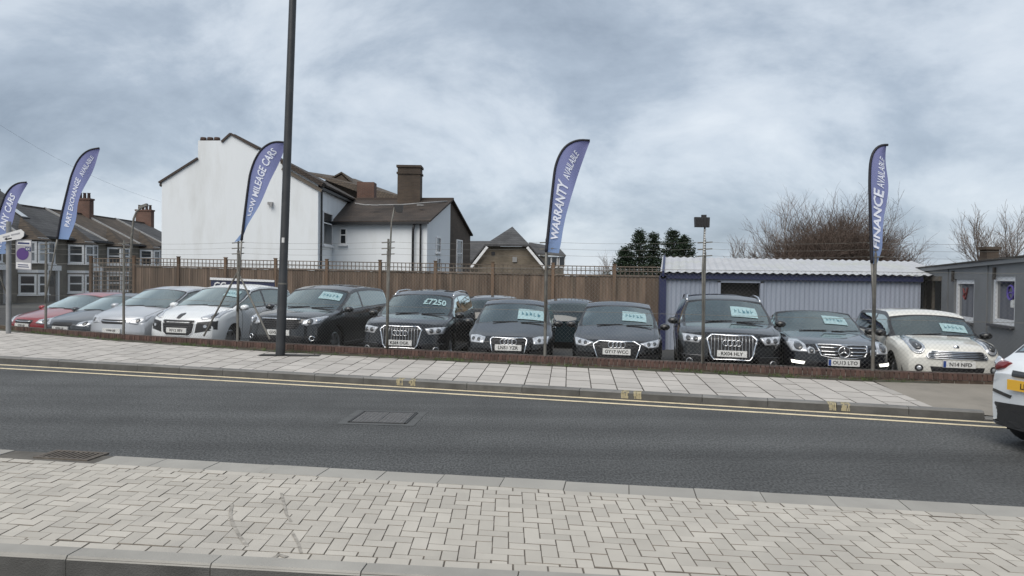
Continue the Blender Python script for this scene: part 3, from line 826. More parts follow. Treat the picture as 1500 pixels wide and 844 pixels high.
    for k, fl in parts.items():
        mp_ = {}; vs = []; fs = []; ms = []
        for f, m in fl:
            g = []
            for q in f:
                if q not in mp_: mp_[q] = len(vs); vs.append(V[q])
                g.append(mp_[q])
            g2 = [q for n2_, q in enumerate(g) if q not in g[:n2_]]
            if len(g2) > 2: fs.append(g2); ms.append(m)
        mb = MB(); mb.v = vs; mb.f = fs; mb.m = ms
        nm = k[:-1] if k[-1] in 'LR' else k
        gm = nm in ('windscreen', 'rear_window', 'front_window', 'rear_side_window')
        me = mb.mesh(nm, [G_CAR if nm in ('windscreen', 'front_window') else (G_DARK if dark_rear else G_CAR)] if gm else [paint, M_TRIM, roof_mat or paint], True, fix=False)
        bm = bmesh.new(); bm.from_mesh(me); bmesh.ops.remove_doubles(bm, verts=bm.verts, dist=.0008)
        bmesh.ops.recalc_face_normals(bm, faces=bm.faces); bm.to_mesh(me); bm.free()
        me.polygons.foreach_set('use_smooth', [True] * len(me.polygons)); me.set_sharp_from_angle(angle=R(48))
        o = bpy.data.objects.new(nm, me); C.objects.link(o); put(o, root); objs[k] = o
    def pf(x, z, off):
        h = bvh.ray_cast(Vector((x, -3, z)), Vector((0, 1, 0)))
        if h[0] is None or h[0].y > 1.25: h = bvh.find_nearest(Vector((x, .15, z)))
        n = h[1]
        if n.y > 0: n = -n
        n = (n + Vector((0, -.6, 0))).normalized()
        return h[0] + n * off
    def pr(x, z, off):
        h = bvh.ray_cast(Vector((x, L + 3, z)), Vector((0, -1, 0)))
        if h[0] is None or h[0].y < L - 1.0: h = bvh.find_nearest(Vector((x, L - .15, z)))
        n = h[1]
        if n.y < 0: n = -n
        n = (n + Vector((0, .6, 0))).normalized()
        return h[0] + n * off
    def surf(u, seg_, t, sg, off=0.0):
        h_ = half(u)
        arr = {'A': h_[:NA], 'B': [h_[NA - 1]] + h_[NA:NA + len(TB)], 'C': [h_[NA + len(TB) - 1]] + h_[NA + len(TB):]}[seg_]
        tt = {'A': list(np.linspace(0, 1, NA)), 'B': [0] + TB, 'C': [0] + TC}[seg_]
        x = float(np.interp(t, tt, [q[0] for q in arr])); z = float(np.interp(t, tt, [q[1] for q in arr]))
        v = Vector(deform(sg * x, u, z)); return v + Vector((sg * off if seg_ != 'C' else 0, 0, off if seg_ == 'C' else off * .3))
    # seams
    def seam(pts): mb = MB(); mb.tube(pts, .0045, 4); mb.build('panel_gap', M_TRIM, root)
    for sg in (1, -1):
        for u in ([ud1, um, ud2] if kind not in ('mini', 'coupe') else [ud1, d.get('seat', um) + .15]):
            seam([surf(u, 'A', t, sg, .001) for t in np.linspace(.12, 1, 7)])
        seam([surf(u, 'C', .05, sg, .001) for u in np.linspace(.15, cow - .03, 9)])
        seam([surf(u, 'A', .1, sg, .001) for u in np.linspace(ud1, ud2, 9)])
    # underbody, cabin
    mb = MB(); mb.box((0, L / 2, .31), (W - .52, L - .34, .22))
    mb.box((0, (fa + ra) / 2, .30), (W - .16, ra - fa - 2 * RA - .06, .16)); mb.build('underbody', mat('underbody', (.008, .008, .008), .9), root)
    for ax in (fa, ra):
        for sg in (1, -1):
            mb = MB(); vs = []
            for k in range(13):
                a = math.pi * k / 12
                for xx in (hw - .28, hw - .035): vs.append((sg * xx, ax + (RA - .004) * math.cos(a), rw + (RA - .016) * math.sin(a)))
            mb.add(vs, [(2 * k, 2 * k + 1, 2 * k + 3, 2 * k + 2) for k in range(12)])
            mb.add([vs[2 * k] for k in range(13)], [list(range(13))]); mb.build('arch_liner', MATS['underbody'], root)
    cab = MB()
    zb_ = beltf(um) - .06
    cab.box((0, (cow + ub) / 2, .42), (W - .30, ub - cow + .3, .06))
    for sg in (1, -1): cab.box((sg * (hw - .11), (cow + ub) / 2, (.42 + zb_) / 2), (.03, ub - cow + .2, zb_ - .42))
    cab.box((0, cow + .12, zb_ - .17), (W - .30, .44, .34)); cab.box((0, ub + .05, (zb_ + .42) / 2), (W - .32, .05, zb_ - .42))
    cab.build('cabin_trim', M_CAB, root)
    sh = H - .30
    useat = d.get('seat', um)
    for ux, rows_ in ((useat - .18, (-.36, .36)), (useat + .68, (-.36, .36))):
        for xx in rows_:
            mb = MB()
            Mt = Matrix.Rotation(R(-14), 3, 'X')
            mb.box((xx, ux - .22, .55), (.50, .52, .16)); mb.box((xx, ux + .07, .55 + (sh - .55) * .44), (.46, .13, (sh - .52) * .86), M=Mt)
            st = mb.build('seat', M_SEAT, root)
            bv = st.modifiers.new('b', 'BEVEL'); bv.width = .04; bv.segments = 2
            mb = MB(); mb.box((xx, ux + .17, sh - .03), (.25, .10, .18), M=Mt); hr = mb.build('headrest', M_SEAT, st); hr.parent = st
            bv = hr.modifiers.new('b', 'BEVEL'); bv.width = .03; bv.segments = 2
    mb = MB(); mb.lathe([(.17 + .014 * math.cos(a), .014 * math.sin(a)) for a in np.linspace(0, 2 * math.pi, 7)], 20, 'Y', (-.36, cow + .42, zb_ - .02)); mb.build('steering_wheel', M_CAB, root)
    # wheels
    ty, rm, di = wheel_meshes(rw, .205 if kind != 'suv' else .235, wheel)
    for ax in (fa, ra):
        for sg in (1, -1):
            wo = bpy.data.objects.new('wheel', None); C.objects.link(wo); wo.parent = root; wo.empty_display_size = .1
            wo.location = (sg * (hw - .145), ax, rw); wo.rotation_euler = (rnd.uniform(0, 3), 0, 0 if sg > 0 else math.pi)
            for me, nm in ((ty, 'tyre'), (rm, 'rim'), (di, 'brake_disc')):
                o = bpy.data.objects.new(nm, me); C.objects.link(o); o.parent = wo
    # mirrors
    for sg in (1, -1):
        bs = surf(ua - .02, 'B', .02, sg); mb = MB(); c = bs + Vector((sg * .115, .0, .065))
        mb.lathe([(.001, -.085), (.045, -.08), (.07, -.055), (.082, 0.0), (.08, .05), (.06, .07), (.001, .07)], 14, 'Y')
        mb.v = [(c.x + q[0] * 1.28, c.y + q[1], c.z + q[2] * (.80 if q[2] > 0 else .92)) for q in mb.v]
        mo = mb.build('mirror', mirror_mat or paint, root, smooth=True)
        mb = MB(); mb.bar(bs + Vector((-sg * .03, .01, -.005)), c + Vector((-sg * .05, 0, -.045)), .05, .035); mb.build('mirror_arm', M_TRIM, mo).parent = mo
        mb = MB(); mb.lathe([(.001, .0725), (.066, .0725)], 14, 'Y'); mb.v = [(c.x + q[0] * 1.25, c.y + q[1], c.z + q[2] * .78) for q in mb.v]
        mb.build('mirror_glass', M_CHROME, mo).parent = mo
    # door handles, side strip
    if handles:
        for sg in (1, -1):
            for k, u in (('front_door', um - .16), ('rear_door', ud2 - .22)):
                dk = k + ('L' if sg > 0 else 'R')
                if dk not in objs: continue
                a = surf(u - .09, 'A', .84, sg, .022); b = surf(u + .09, 'A', .85, sg, .022); mb = MB(); mb.bar(a, b, .024, .03)
                mb.build('handle', paint, objs[dk]).parent = objs[dk]
    # wipers and cowl
    mb = MB()
    for k in (-.42, .18):
        mb.tube([surf(cow + .0, 'C', 1, 1, .02) + Vector((k, -.01, -.015)), surf(cow + .06, 'C', 1, 1, .014) + Vector((k + .52, 0, -.015))], .011, 5)
    mb.build('wipers', M_TRIM, root)
    if rails:
        for sg in (1, -1):
            a = [surf(u, 'B', 1.0, sg, .0) + Vector((0, 0, .035 if 0 < q < 8 else -.01)) for q, u in enumerate(np.linspace(wtop + .15, rtop - .1, 9))]
            mb = MB(); mb.tube(a, .017, 6); mb.build('roof_rail', M_CHROME if rails == 'chrome' else M_TRIM, root, smooth=True)
    # front dressing ----------------------------------------------------
    def plate_at(key, z, proj, face, sgn, blue=False, x0=0.0):
        p0 = proj(x0 - .2, z, 0); p1 = proj(x0 + .2, z, 0); pc = proj(x0, z, 0); y0 = (min(p0.y, p1.y, pc.y) - .018) if sgn < 0 else (max(p0.y, p1.y, pc.y) + .018)
        mb = MB(); mb.box((x0, y0 - sgn * .009, z), (.524, .03, .115)); po = mb.build('number_plate', [face], root)
        mb = MB(); hh = .066
        wd_ = twidth(key, hh); kx = min(1.0, .44 / wd_)
        text_into(mb, key, hh, lambda a, b: (x0 + (a * kx + (.02 if blue else 0)) * (1 if sgn < 0 else -1), y0 + sgn * .0085, z + b)); o = mb.build('lettering', M_INK, po, fix=False); o.parent = po
        mb = MB()
        if blue: mb.box((x0 - .236, y0 + sgn * .0063, z), (.045, .003, .108)); o = mb.build('blue_band', M_PLB, po); o.parent = po
    if front: front(dict(pf=pf, root=root, hw=hw, paint=paint, surf=surf, plate_at=plate_at, plate=plate, objs=objs, cow=cow, wtop=wtop, blue=blue_band, topf=topf, L=L))
    if rear: rear(dict(pr=pr, root=root, hw=hw, paint=paint, surf=surf, plate_at=plate_at, objs=objs, L=L, rtop=rtop, rbot=rbot, topf=topf))
    # rear lamps on every car
    elif True:
        for sg in (1, -1):
            zt = d['belt'][-2][1] - .05
            ring_patch(pr, [(sg * (hw * .62), zt - .03), (sg * hw * .95, zt), (sg * hw * .95, zt - .20), (sg * hw * .64, zt - .17)], off=.008, bulge=.01).build('tail_light', M_RED, root, smooth=True)
    if sticker:
        key, s0, s1, f0, f1 = sticker     # across 0..1 from car right (image left) to car left, up the glass 0..1
        def ws(a, b, off):
            u = cow + (wtop - cow) * b; x = (a - .5) * 2; sg = 1 if x >= 0 else -1
            return surf(u, 'C', 1 - abs(x), sg) + Vector((0, -.5 * off, off))
        mb = MB(); nn = 8; mm_ = 5; vs = []
        for i in range(mm_ + 1):
            for j in range(nn + 1): vs.append(ws(s0 + (s1 - s0) * j / nn, f0 + (f1 - f0) * i / mm_, .010))
        if key != 'PR': mb.add(vs, [(i * (nn + 1) + j, i * (nn + 1) + j + 1, (i + 1) * (nn + 1) + j + 1, (i + 1) * (nn + 1) + j) for i in range(mm_) for j in range(nn)])
        if key == 'PR':
            text_into(mb, key, 1.0, lambda a, b: ws((s0 + s1) / 2 + (s1 - s0) * a / twidth(key, 1.0), (f0 + f1) / 2 + (f1 - f0) * b, .011)); mb.build('price_sticker', M_STK, root, fix=False)
        else:
            st = mb.build('price_sticker', M_STK, root, fix=False)
            mb = MB(); r2 = random.Random(int(s0 * 1000) + len(label))
            for k in range(5):
                a0 = .14 + k * .155; b0 = .36 + r2.uniform(-.04, .04)
                for (x0, x1, y0, y1) in ((a0, a0 + .03, b0, b0 + .34), (a0, a0 + .09, b0 + r2.choice((0, .16)), b0 + .06 + r2.choice((0, .16)))):
                    q = [ws(s0 + (s1 - s0) * x, f0 + (f1 - f0) * y, .014) for x, y in ((x0, y0), (x1, y0), (x1, y1), (x0, y1))]
                    mb.add(q, [(0, 1, 2, 3)])
            o = mb.build('printing', M_STKI, st, fix=False); o.parent = st
    return root

def mirror_poly(poly, sg): return [(sg * x, z) for x, z in poly]
def lamp_pair(c, poly, m=None, off=.010, bulge=.012, inner=(), name='headlight'):
    for sg in (1, -1):
        o = ring_patch(c['pf'], mirror_poly(poly, sg), off=off, bulge=bulge).build(name, m or M_LAMP, c['root'], smooth=True)
        for (x, z, r_, mm) in inner:
            q = ring_patch(c['pf'], circ(sg * x, z, r_), (1, .6, .2), off=off + bulge + .004, bulge=.008, skirt=-.004, nsub=1).build('projector', mm, o, smooth=True); q.parent = o
def dark(c, poly, name='air_intake', m=None, off=.005):
    return ring_patch(c['pf'], poly, off=off).build(name, m or M_PLAST, c['root'])
def slats(c, poly, parent, vert=True, n=12, wd=.012, m=None, off=.014):
    ax = 0 if vert else 1; vals = [p[ax] for p in poly]; a, b = min(vals), max(vals); mb = MB()
    for k in range(n):
        v = a + (b - a) * (k + .5) / n; r_ = inside_range(poly, ax, v)
        if not r_: continue
        lo2, hi2 = r_; g = .02
        if hi2 - lo2 < .06: continue
        pts = [((v, lo2 + g + (hi2 - lo2 - 2 * g) * t) if vert else (lo2 + g + (hi2 - lo2 - 2 * g) * t, v)) for t in np.linspace(0, 1, 7)]
        mb.tube([c['pf'](x, z, off) for x, z in pts], wd / 2, 5)
    o = tag(mb.build('grille_bars', m or M_CHROME, parent, smooth=True), kind='stuff'); o.parent = parent; return o
def four_rings(c, parent, z, r_=.052, m=None):
    mb = MB()
    for k in range(4):
        x = (k - 1.5) * r_ * 1.45
        pts = [c['pf'](x + r_ * math.cos(a), z + r_ * math.sin(a), .030) for a in np.linspace(0, 2 * math.pi, 17)]
        y = sum(p.y for p in pts) / len(pts); pts = [Vector((p.x, y - .002 * (k % 2), p.z)) for p in pts]
        mb.tube(pts, .009, 6, cap=False)
    o = mb.build('emblem', m or M_CHROME, parent, smooth=True); o.parent = parent

def f_suv_rings(plate_z=.55, gt=.90, gb=.43):
    def fn(c):
        g = [(-.37, gt), (-.455, gt - .075), (-.385, gb + .07), (-.335, gb), (.335, gb), (.385, gb + .07), (.455, gt - .075), (.37, gt)]
        go = dark(c, g, 'grille', M_INK); fr = frame_patch(c['pf'], g, .032, .02).build('grille_frame', M_CHROME, c['root'], smooth=True)
        slats(c, g, go, True, 15, .014, M_ALLOY); four_rings(c, go, gt - .15)
        lamp_pair(c, [(.50, gt - .045), (.585, gt - .175), (.86, gt - .16), (.895, gt - .02), (.70, gt - .025)], inner=((.64, gt - .10, .042, M_LAMPD), (.77, gt - .095, .042, M_LAMPD)))
        for sg in (1, -1):
            dark(c, mirror_poly([(.47, .52), (.90, .54), (.86, .34), (.47, .32)], sg), 'air_intake', M_TRIM)
            o = frame_patch(c['pf'], circ(sg * .74, .41, .062), .018, .02, nsub=1).build('fog_light', M_ALLOY, c['root'], smooth=True)
            q = ring_patch(c['pf'], circ(sg * .74, .41, .045), (1, .5), off=.012, nsub=1).build('lens', M_LAMPD, o); q.parent = o
            mb = MB(); mb.tube([c['pf'](sg * x, .53, .015) for x in np.linspace(.5, .86, 6)], .010, 5); mb.build('trim_strip', M_ALLOYD, c['root'])
        dark(c, [(-.62, .31), (.62, .31), (.60, .22), (-.60, .22)], 'lower_valance', M_PLAST)
        c['plate_at'](c['plate'], plate_z, c['pf'], M_PLW, -1, c['blue'])
    return fn
def f_hatch_rings(style):
    def fn(c):
        if style == 'old':
            g = [(-.33, .725), (-.375, .69), (-.31, .26), (.31, .26), (.375, .69), (.33, .725)]; ez = .64
            hl = [(.47, .72), (.50, .60), (.77, .61), (.80, .745), (.62, .75)]
        else:
            g = [(-.34, .73), (-.46, .66), (-.345, .28), (-.30, .24), (.30, .24), (.345, .28), (.46, .66), (.34, .73)]; ez = .655
            hl = [(.44, .69), (.60, .61), (.80, .625), (.84, .76), (.62, .725)]
        go = dark(c, g, 'grille', M_INK); frame_patch(c['pf'], g, .026, .018).build('grille_frame', M_CHROME, c['root'], smooth=True)
        slats(c, g, go, False, 9, .010, M_PLAST); four_rings(c, go, ez, .05)
        lamp_pair(c, hl, inner=((.60, .67, .034, M_LAMPD), (.71, .68, .032, M_LAMPD)))
        for sg in (1, -1): dark(c, mirror_poly([(.43, .46), (.82, .50), (.80, .27), (.42, .25)], sg), 'air_intake', M_TRIM)
        c['plate_at'](c['plate'], .535, c['pf'], M_PLW, -1, c['blue'])
    return fn
def f_star(c):
    g = [(-.44, .80), (-.38, .615), (-.20, .58), (0, .57), (.20, .58), (.38, .615), (.44, .80), (.2, .81), (-.2, .81)]
    go = dark(c, g, 'grille', M_INK); frame_patch(c['pf'], g, .022, .018).build('grille_frame', M_CHROME, c['root'], smooth=True)
    mb = MB()
    for z in (.75, .69, .635):
        hwid = .40 if z > .66 else .34
        for sg in (1, -1): mb.tube([c['pf'](sg * x, z, .018) for x in np.linspace(.10, hwid, 6)], .014, 5)
    o = tag(mb.build('grille_bars', M_CHROME, go, smooth=True), kind='stuff'); o.parent = go
    mb = MB(); zc = .695; y = c['pf'](0, zc, .04).y
    mb.tube([(.095 * math.cos(a), y, zc + .095 * math.sin(a)) for a in np.linspace(0, 2 * math.pi, 25)], .011, 6, cap=False)
    for a in (90, 210, 330): mb.tube([(0, y, zc), (.09 * math.cos(R(a)), y, zc + .09 * math.sin(R(a)))], [.02, .006], 5)
    o = mb.build('emblem', M_CHROME, go, smooth=True); o.parent = go
    lamp_pair(c, [(.58, .66), (.82, .66), (.87, .78), (.80, .86), (.66, .86), (.60, .78)], M_LAMP, inner=((.71, .75, .065, M_LAMPD),))
    lamp_pair(c, [(.46, .64), (.57, .635), (.585, .72), (.54, .76), (.475, .73)], M_LAMP, inner=((.52, .69, .038, M_LAMPD),))
    for sg in (1, -1):
        dark(c, mirror_poly([(.42, .50), (.85, .54), (.83, .38), (.42, .33)], sg), 'air_intake', M_TRIM)
        ring_patch(c['pf'], mirror_poly([(.62, .495), (.82, .508), (.81, .46), (.64, .447)], sg), off=.018).build('daytime_light', M_DRL, c['root'])
    dark(c, [(-.40, .38), (.40, .38), (.38, .25), (-.38, .25)], 'air_intake', M_TRIM)
    c['plate_at'](c['plate'], .505, c['pf'], M_PLW, -1, c['blue'])
def f_mini(c):
    g = [(-.40, .735), (-.47, .69), (-.50, .63), (-.46, .60), (.46, .60), (.50, .63), (.47, .69), (.40, .735)]
    go = dark(c, g, 'grille', M_INK); frame_patch(c['pf'], g, .022, .02).build('grille_frame', M_CHROME, c['root'], smooth=True)
    slats(c, g, go, False, 5, .022, M_CHROME, .016)
    for sg in (1, -1):
        o = ring_patch(c['pf'], circ(sg * .60, .80, .105, .12), off=.012, bulge=.03, nsub=1).build('headlight', M_LAMP, c['root'], smooth=True)
        q = frame_patch(c['pf'], circ(sg * .60, .80, .115, .13, 20), .02, .016, nsub=1).build('bezel', M_CHROME, o, smooth=True); q.parent = o
        q = ring_patch(c['pf'], circ(sg * .60, .80, .07), (1, .5), off=.045, bulge=.01, skirt=-.02, nsub=1).build('reflector', M_LAMPD, o, smooth=True); q.parent = o
        o = ring_patch(c['pf'], circ(sg * .60, .43, .062), (1, .5), off=.012, nsub=1).build('fog_light', M_INK, c['root'])
        q = ring_patch(c['pf'], circ(sg * .60, .43, .035), (1, .5), off=.02, bulge=.01, nsub=1).build('lens', M_LAMP, o); q.parent = o
    dark(c, [(-.44, .47), (.44, .47), (.40, .33), (-.40, .33)], 'air_intake', M_INK)
    dark(c, [(-.62, .25), (.62, .25), (.6, .2), (-.6, .2)], 'lower_valance', M_PLAST)
    p = c['pf'](0, .80, .006); mb = MB(); mb.lathe([(.001, -.03), (.045, -.028), (.048, -.01)], 16, 'Y', (0, p.y + .02, .80)); mb.build('emblem', M_CHROME, c['root'], smooth=True)
    c['plate_at'](c['plate'], .52, c['pf'], M_PLW, -1, True)
def f_lion(c):
    g = [(-.40, .81), (-.42, .77), (-.38, .53), (-.30, .46), (.30, .46), (.38, .53), (.42, .77), (.40, .81)]
    go = dark(c, g, 'grille', M_INK); slats(c, g, go, False, 6, .014, M_ALLOYD)
    frame_patch(c['pf'], g, -.02, .012).build('grille_frame', c['paint'], c['root'], smooth=True)
    lamp_pair(c, [(.50, .88), (.56, .83), (.84, .88), (.86, 1.04), (.74, 1.01)], M_LAMP, inner=((.74, .92, .05, M_LAMPD),))
    for sg in (1, -1):
        dark(c, mirror_poly([(.47, .77), (.85, .81), (.86, .60), (.44, .52)], sg), 'air_intake', M_INK)
        ring_patch(c['pf'], circ(sg * .66, .68, .035), (1, .5), off=.02, nsub=1).build('fog_light', M_LAMP, c['root'])
    dark(c, [(-.6, .30), (.6, .30), (.58, .22), (-.58, .22)], 'lower_valance', M_PLAST)
    mb = MB(); z = .90
    ring_patch(c['pf'], [(-.07, z - .05), (-.02, z - .06), (.03, z - .05), (.07, z + .04), (.03, z + .07), (-.05, z + .05)], off=.012).build('emblem', M_ALLOYD, c['root'], smooth=True)
    c['plate_at'](c['plate'], .575, c['pf'], M_PLW, -1, False)
def f_crossover(c):
    g = [(-.42, .87), (-.46, .81), (-.40, .69), (.40, .69), (.46, .81), (.42, .87)]
    go = dark(c, g, 'grille', M_INK); slats(c, g, go, False, 4, .012, M_ALLOYD)
    mb = MB(); mb.tube([c['pf'](x, .89, .02) for x in np.linspace(-.45, .45, 11)], .018, 6); mb.build('chrome_strip', M_CHROME, c['root'], smooth=True)
    lamp_pair(c, [(.50, .79), (.60, .76), (.84, .82), (.90, .97), (.72, .94), (.52, .88)], M_LAMP, inner=((.66, .85, .055, M_LAMPD), (.79, .88, .04, M_CHROME)))
    dark(c, [(-.52, .54), (.52, .54), (.48, .36), (-.48, .36)], 'air_intake', M_INK)
    for sg in (1, -1):
        o = ring_patch(c['pf'], mirror_poly([(.56, .54), (.82, .58), (.86, .45), (.62, .41)], sg), off=.008).build('fog_light', M_INK, c['root'])
        q = frame_patch(c['pf'], circ(sg * .72, .495, .06), .02, .02, nsub=1).build('bezel', M_CHROME, o, smooth=True); q.parent = o
    mb = MB(); mb.tube([c['pf'](x, .31, .02) for x in np.linspace(-.8, .8, 15)], .03, 6); mb.build('skid_plate', M_ALLOY, c['root'], smooth=True)
    c['plate_at'](c['plate'], .61, c['pf'], M_PLW, -1, False)
def f_plain(gz=.62, chrome=True, wide=.36):
    def fn(c):
        g = [(-wide, gz + .05), (-wide - .03, gz), (-wide + .03, gz - .06), (wide - .03, gz - .06), (wide + .03, gz), (wide, gz + .05)]
        go = dark(c, g, 'grille', M_INK)
        if chrome:
            mb = MB(); mb.tube([c['pf'](x, gz, .02) for x in np.linspace(-wide, wide, 9)], .016, 6); o = mb.build('chrome_strip', M_CHROME, go, smooth=True); o.parent = go
        lamp_pair(c, [(.44, gz - .03), (.62, gz - .06), (.80, gz + .02), (.84, gz + .15), (.66, gz + .11), (.48, gz + .06)], M_LAMP, inner=((.64, gz + .03, .05, M_LAMPD),))
        dark(c, [(-.46, .42), (.46, .42), (.42, .25), (-.42, .25)], 'air_intake', M_INK)
        for sg in (1, -1): ring_patch(c['pf'], circ(sg * .66, .36, .05), (1, .5), off=.012, nsub=1).build('fog_light', M_LAMPD, c['root'])
        if c['plate']: c['plate_at'](c['plate'], .53, c['pf'], M_PLW, -1, False)
    return fn
def r_crossover(c):
    pr = c['pr']; hw = c['hw']
    for sg in (1, -1):
        o = ring_patch(pr, mirror_poly([(.60, .975), (.84, 1.0), (.87, .93), (.78, .87), (.66, .91)], sg), off=.03, bulge=.035).build('tail_light', M_RED, c['root'], smooth=True)
        q = ring_patch(pr, mirror_poly([(.72, .985), (.84, 1.0), (.84, .94), (.76, .92)], sg), (1, .5), off=.066, skirt=-.02).build('lens', M_LAMP, o, smooth=True); q.parent = o
        ring_patch(pr, mirror_poly([(.48, .62), (.84, .66), (.85, .625), (.50, .585)], sg), off=.012).build('reflector_strip', M_TRIM, c['root'])
    ring_patch(pr, [(-.84, .50), (0, .56), (.84, .50), (.86, .30), (.6, .22), (-.6, .22), (-.86, .30)], off=.02).build('bumper_lower', M_PLAST, c['root'])
    ring_patch(pr, [(-.50, .90), (.50, .90), (.46, .84), (-.46, .84)], off=.02).build('trim_strip', M_TRIM, c['root'])
    c['plate_at']('LB06', .75, pr, M_PLY, 1, False, .22)

def paint(name, col, metal=.0, rough=.35, var=0): return mat(name, col, rough, metal=metal, coat=1.0, var=var or .04, vscale=4, spec=.12)
P_BLACK = paint('paint_black', (.0030, .0031, .0036)); P_BLACK2 = paint('paint_black_pearl', (.0042, .0044, .0055), .2)
P_NAVY = paint('paint_navy_black', (.0055, .006, .009), .3)
P_GREY = paint('paint_dark_grey', (.026, .028, .031), .45); P_WHITE = paint('paint_white', (.74, .76, .77))
P_CREAM = paint('paint_cream', (.66, .65, .60)); P_SILVER = paint('paint_silver', (.52, .54, .57), .4, .32)
P_RED = paint('paint_red', (.27, .026, .034), .1); P_TEAL = paint('paint_deep_teal', (.008, .018, .024), .2); P_STEEL = paint('paint_steel', (.055, .062, .072), .4)
P_SNOW = paint('paint_snow', (.68, .71, .73))
LZ = -.10
def lotz(x): return -.10 - .14 * min(1, max(0, (-7.5 - x) / 5.0))
GR = 'used cars parked nose to the fence'
def at(px, Y): d = _ray(px, 500); x = d.x / d.y * Y; return (x, Y, lotz(x))
make_car('white_hatchback', 'small cream white car with black pillars and round headlights, beside grey office', 'mini', P_CREAM, at(1405, 12.78), -9, f_mini, plate='N14 NFD', group=GR,
         sticker=('S', .60, .90, .22, .60), wheel='five', black_band=True, mirror_mat=M_TRIM, handles=False, roll=.6)
make_car('black_coupe', 'black coupe with wide chrome star grille and its daytime lights on', 'coupe', P_NAVY, at(1236, 12.95), -8, f_star, plate='OU13 LTO', group=GR, wheel='five', blue_band=True, mirror_mat=M_TRIM,
         sticker=('S', .58, .86, .36, .74), roll=.6)
make_car('black_suv', 'black estate car with four-ring chrome slatted grille in front of shed doorway', 'suv', P_BLACK, at(1072, 13.45), -11, f_suv_rings(.585, .925, .46), plate='RX04 HLY', group=GR, wheel='ten', rails='chrome', mirror_mat=M_TRIM,
         sticker=('S', .56, .86, .24, .68), body_over=dict(W=1.92), scale=1.0, roll=.6)
make_car('black_hatchback', 'black hatchback with angular six-sided chrome grille next to navy shed corner post', 'hatch', P_BLACK, at(903, 14.05), -8.5, f_hatch_rings('new'), plate='GY17 WCC', group=GR, wheel='ten', mirror_mat=M_TRIM,
         sticker=('S', .56, .88, .24, .70), roll=.6)
make_car('black_hatchback', 'black hatchback with tall rounded chrome grille beside the warranty banner post', 'hatch', P_BLACK2, at(744, 14.55), -4, f_hatch_rings('old'), plate='LN51 YZR', group=GR, wheel='seven', mirror_mat=M_TRIM,
         sticker=('S', .56, .92, .18, .70), roll=.6)
make_car('black_suv', 'black compact off-roader with slatted four-ring grille and price digits on windscreen', 'suv', P_NAVY, at(585, 15.2), -7, f_suv_rings(), plate='KS64 OGK', group=GR, wheel='ten', rails='chrome', mirror_mat=M_TRIM,
         sticker=('PR', .57, .90, .48, .78), body_over=dict(H=1.60), scale=.985, roll=.6)
make_car('grey_suv', 'dark grey five-door off-roader with thin chrome bonnet strip behind the lamp post', 'suv', P_GREY, at(407, 16.35), -13, f_crossover, plate='GV57 ZCR', group=GR, wheel='seven', rails=None,
         sticker=('S', .58, .92, .48, .84), scale=1.03, roll=.6)
make_car('white_mpv', 'white tall five-door car with black slatted grille and black lamp pods', 'mpv', P_WHITE, at(258, 17.35), -12, f_lion, plate='RF12 0EV', group=GR, wheel='five', black_band=False,
         sticker=('S', .62, .88, .55, .85), mirror_mat=M_WMIR if 'M_WMIR' in globals() else P_WHITE, roll=.6)
make_car('silver_mpv', 'silver people carrier parked between the white car and the dark grey one', 'mpv', P_SILVER, at(163, 18.35), -13, f_plain(.76, True, .34), plate='KP08 UJE', group=GR, wheel='seven', scale=.98, roll=.6)
make_car('grey_hatchback', 'charcoal grey hatchback parked between the red car and silver people carrier', 'hatch', P_STEEL, at(88, 19.35), -17, f_plain(.64, False, .3), plate='KP08 UJE', group=GR, wheel='seven', roll=.6)
make_car('red_hatchback', 'dark red hatchback at the end of the row by the parking sign', 'hatch', P_RED, at(32, 20.5), -20, f_plain(.64, True, .3), plate='KP08 UJE', group=GR, wheel='five', roll=.6)
make_car('black_hatchback', 'black hatchback in the back row, seen from behind between front cars', 'hatch', P_BLACK, (-.55, 24.2, LZ), 180, None, group='cars in the back row', scale=.98, dark_rear=False)
make_car('teal_hatchback', 'very dark teal hatchback in the back row against the timber fence', 'hatch', P_TEAL, (1.75, 23.9, LZ), 178, None, group='cars in the back row', scale=.94, dark_rear=False)
make_car('grey_hatchback', 'steel grey hatchback standing in the side street by the terraced houses', 'hatch', P_STEEL, (-21.5, 29.5, -.24), 80, f_plain(), group='cars in the side street')
hd = Vector((math.sin(R(79)), math.cos(R(79)), 0)); hr_ = Vector((hd.y, -hd.x, 0))
cc = Vector((5.42, 8.5, 0)) + hr_ * .84
fl = cc + hd * BODY['suv']['L'] * .97
make_car('white_crossover', 'white crossover with black lower bumper and yellow rear plate driving on the road', 'suv', P_SNOW, (fl.x, fl.y, 0), 180 - 79, f_plain(.8), rear=r_crossover, wheel='five', scale=.97, body_over=dict(
    top=[(0, .74), (.03, .81), (.10, .89), (.35, .955), (1.05, 1.07), (1.14, 1.09), (1.92, 1.47), (2.3, 1.55), (3.0, 1.54), (3.4, 1.49), (3.6, 1.44), (4.18, 1.10), (4.33, 1.02), (4.45, .85)], rtop=3.5, rbot=4.15, ub=3.5, ra=3.76))

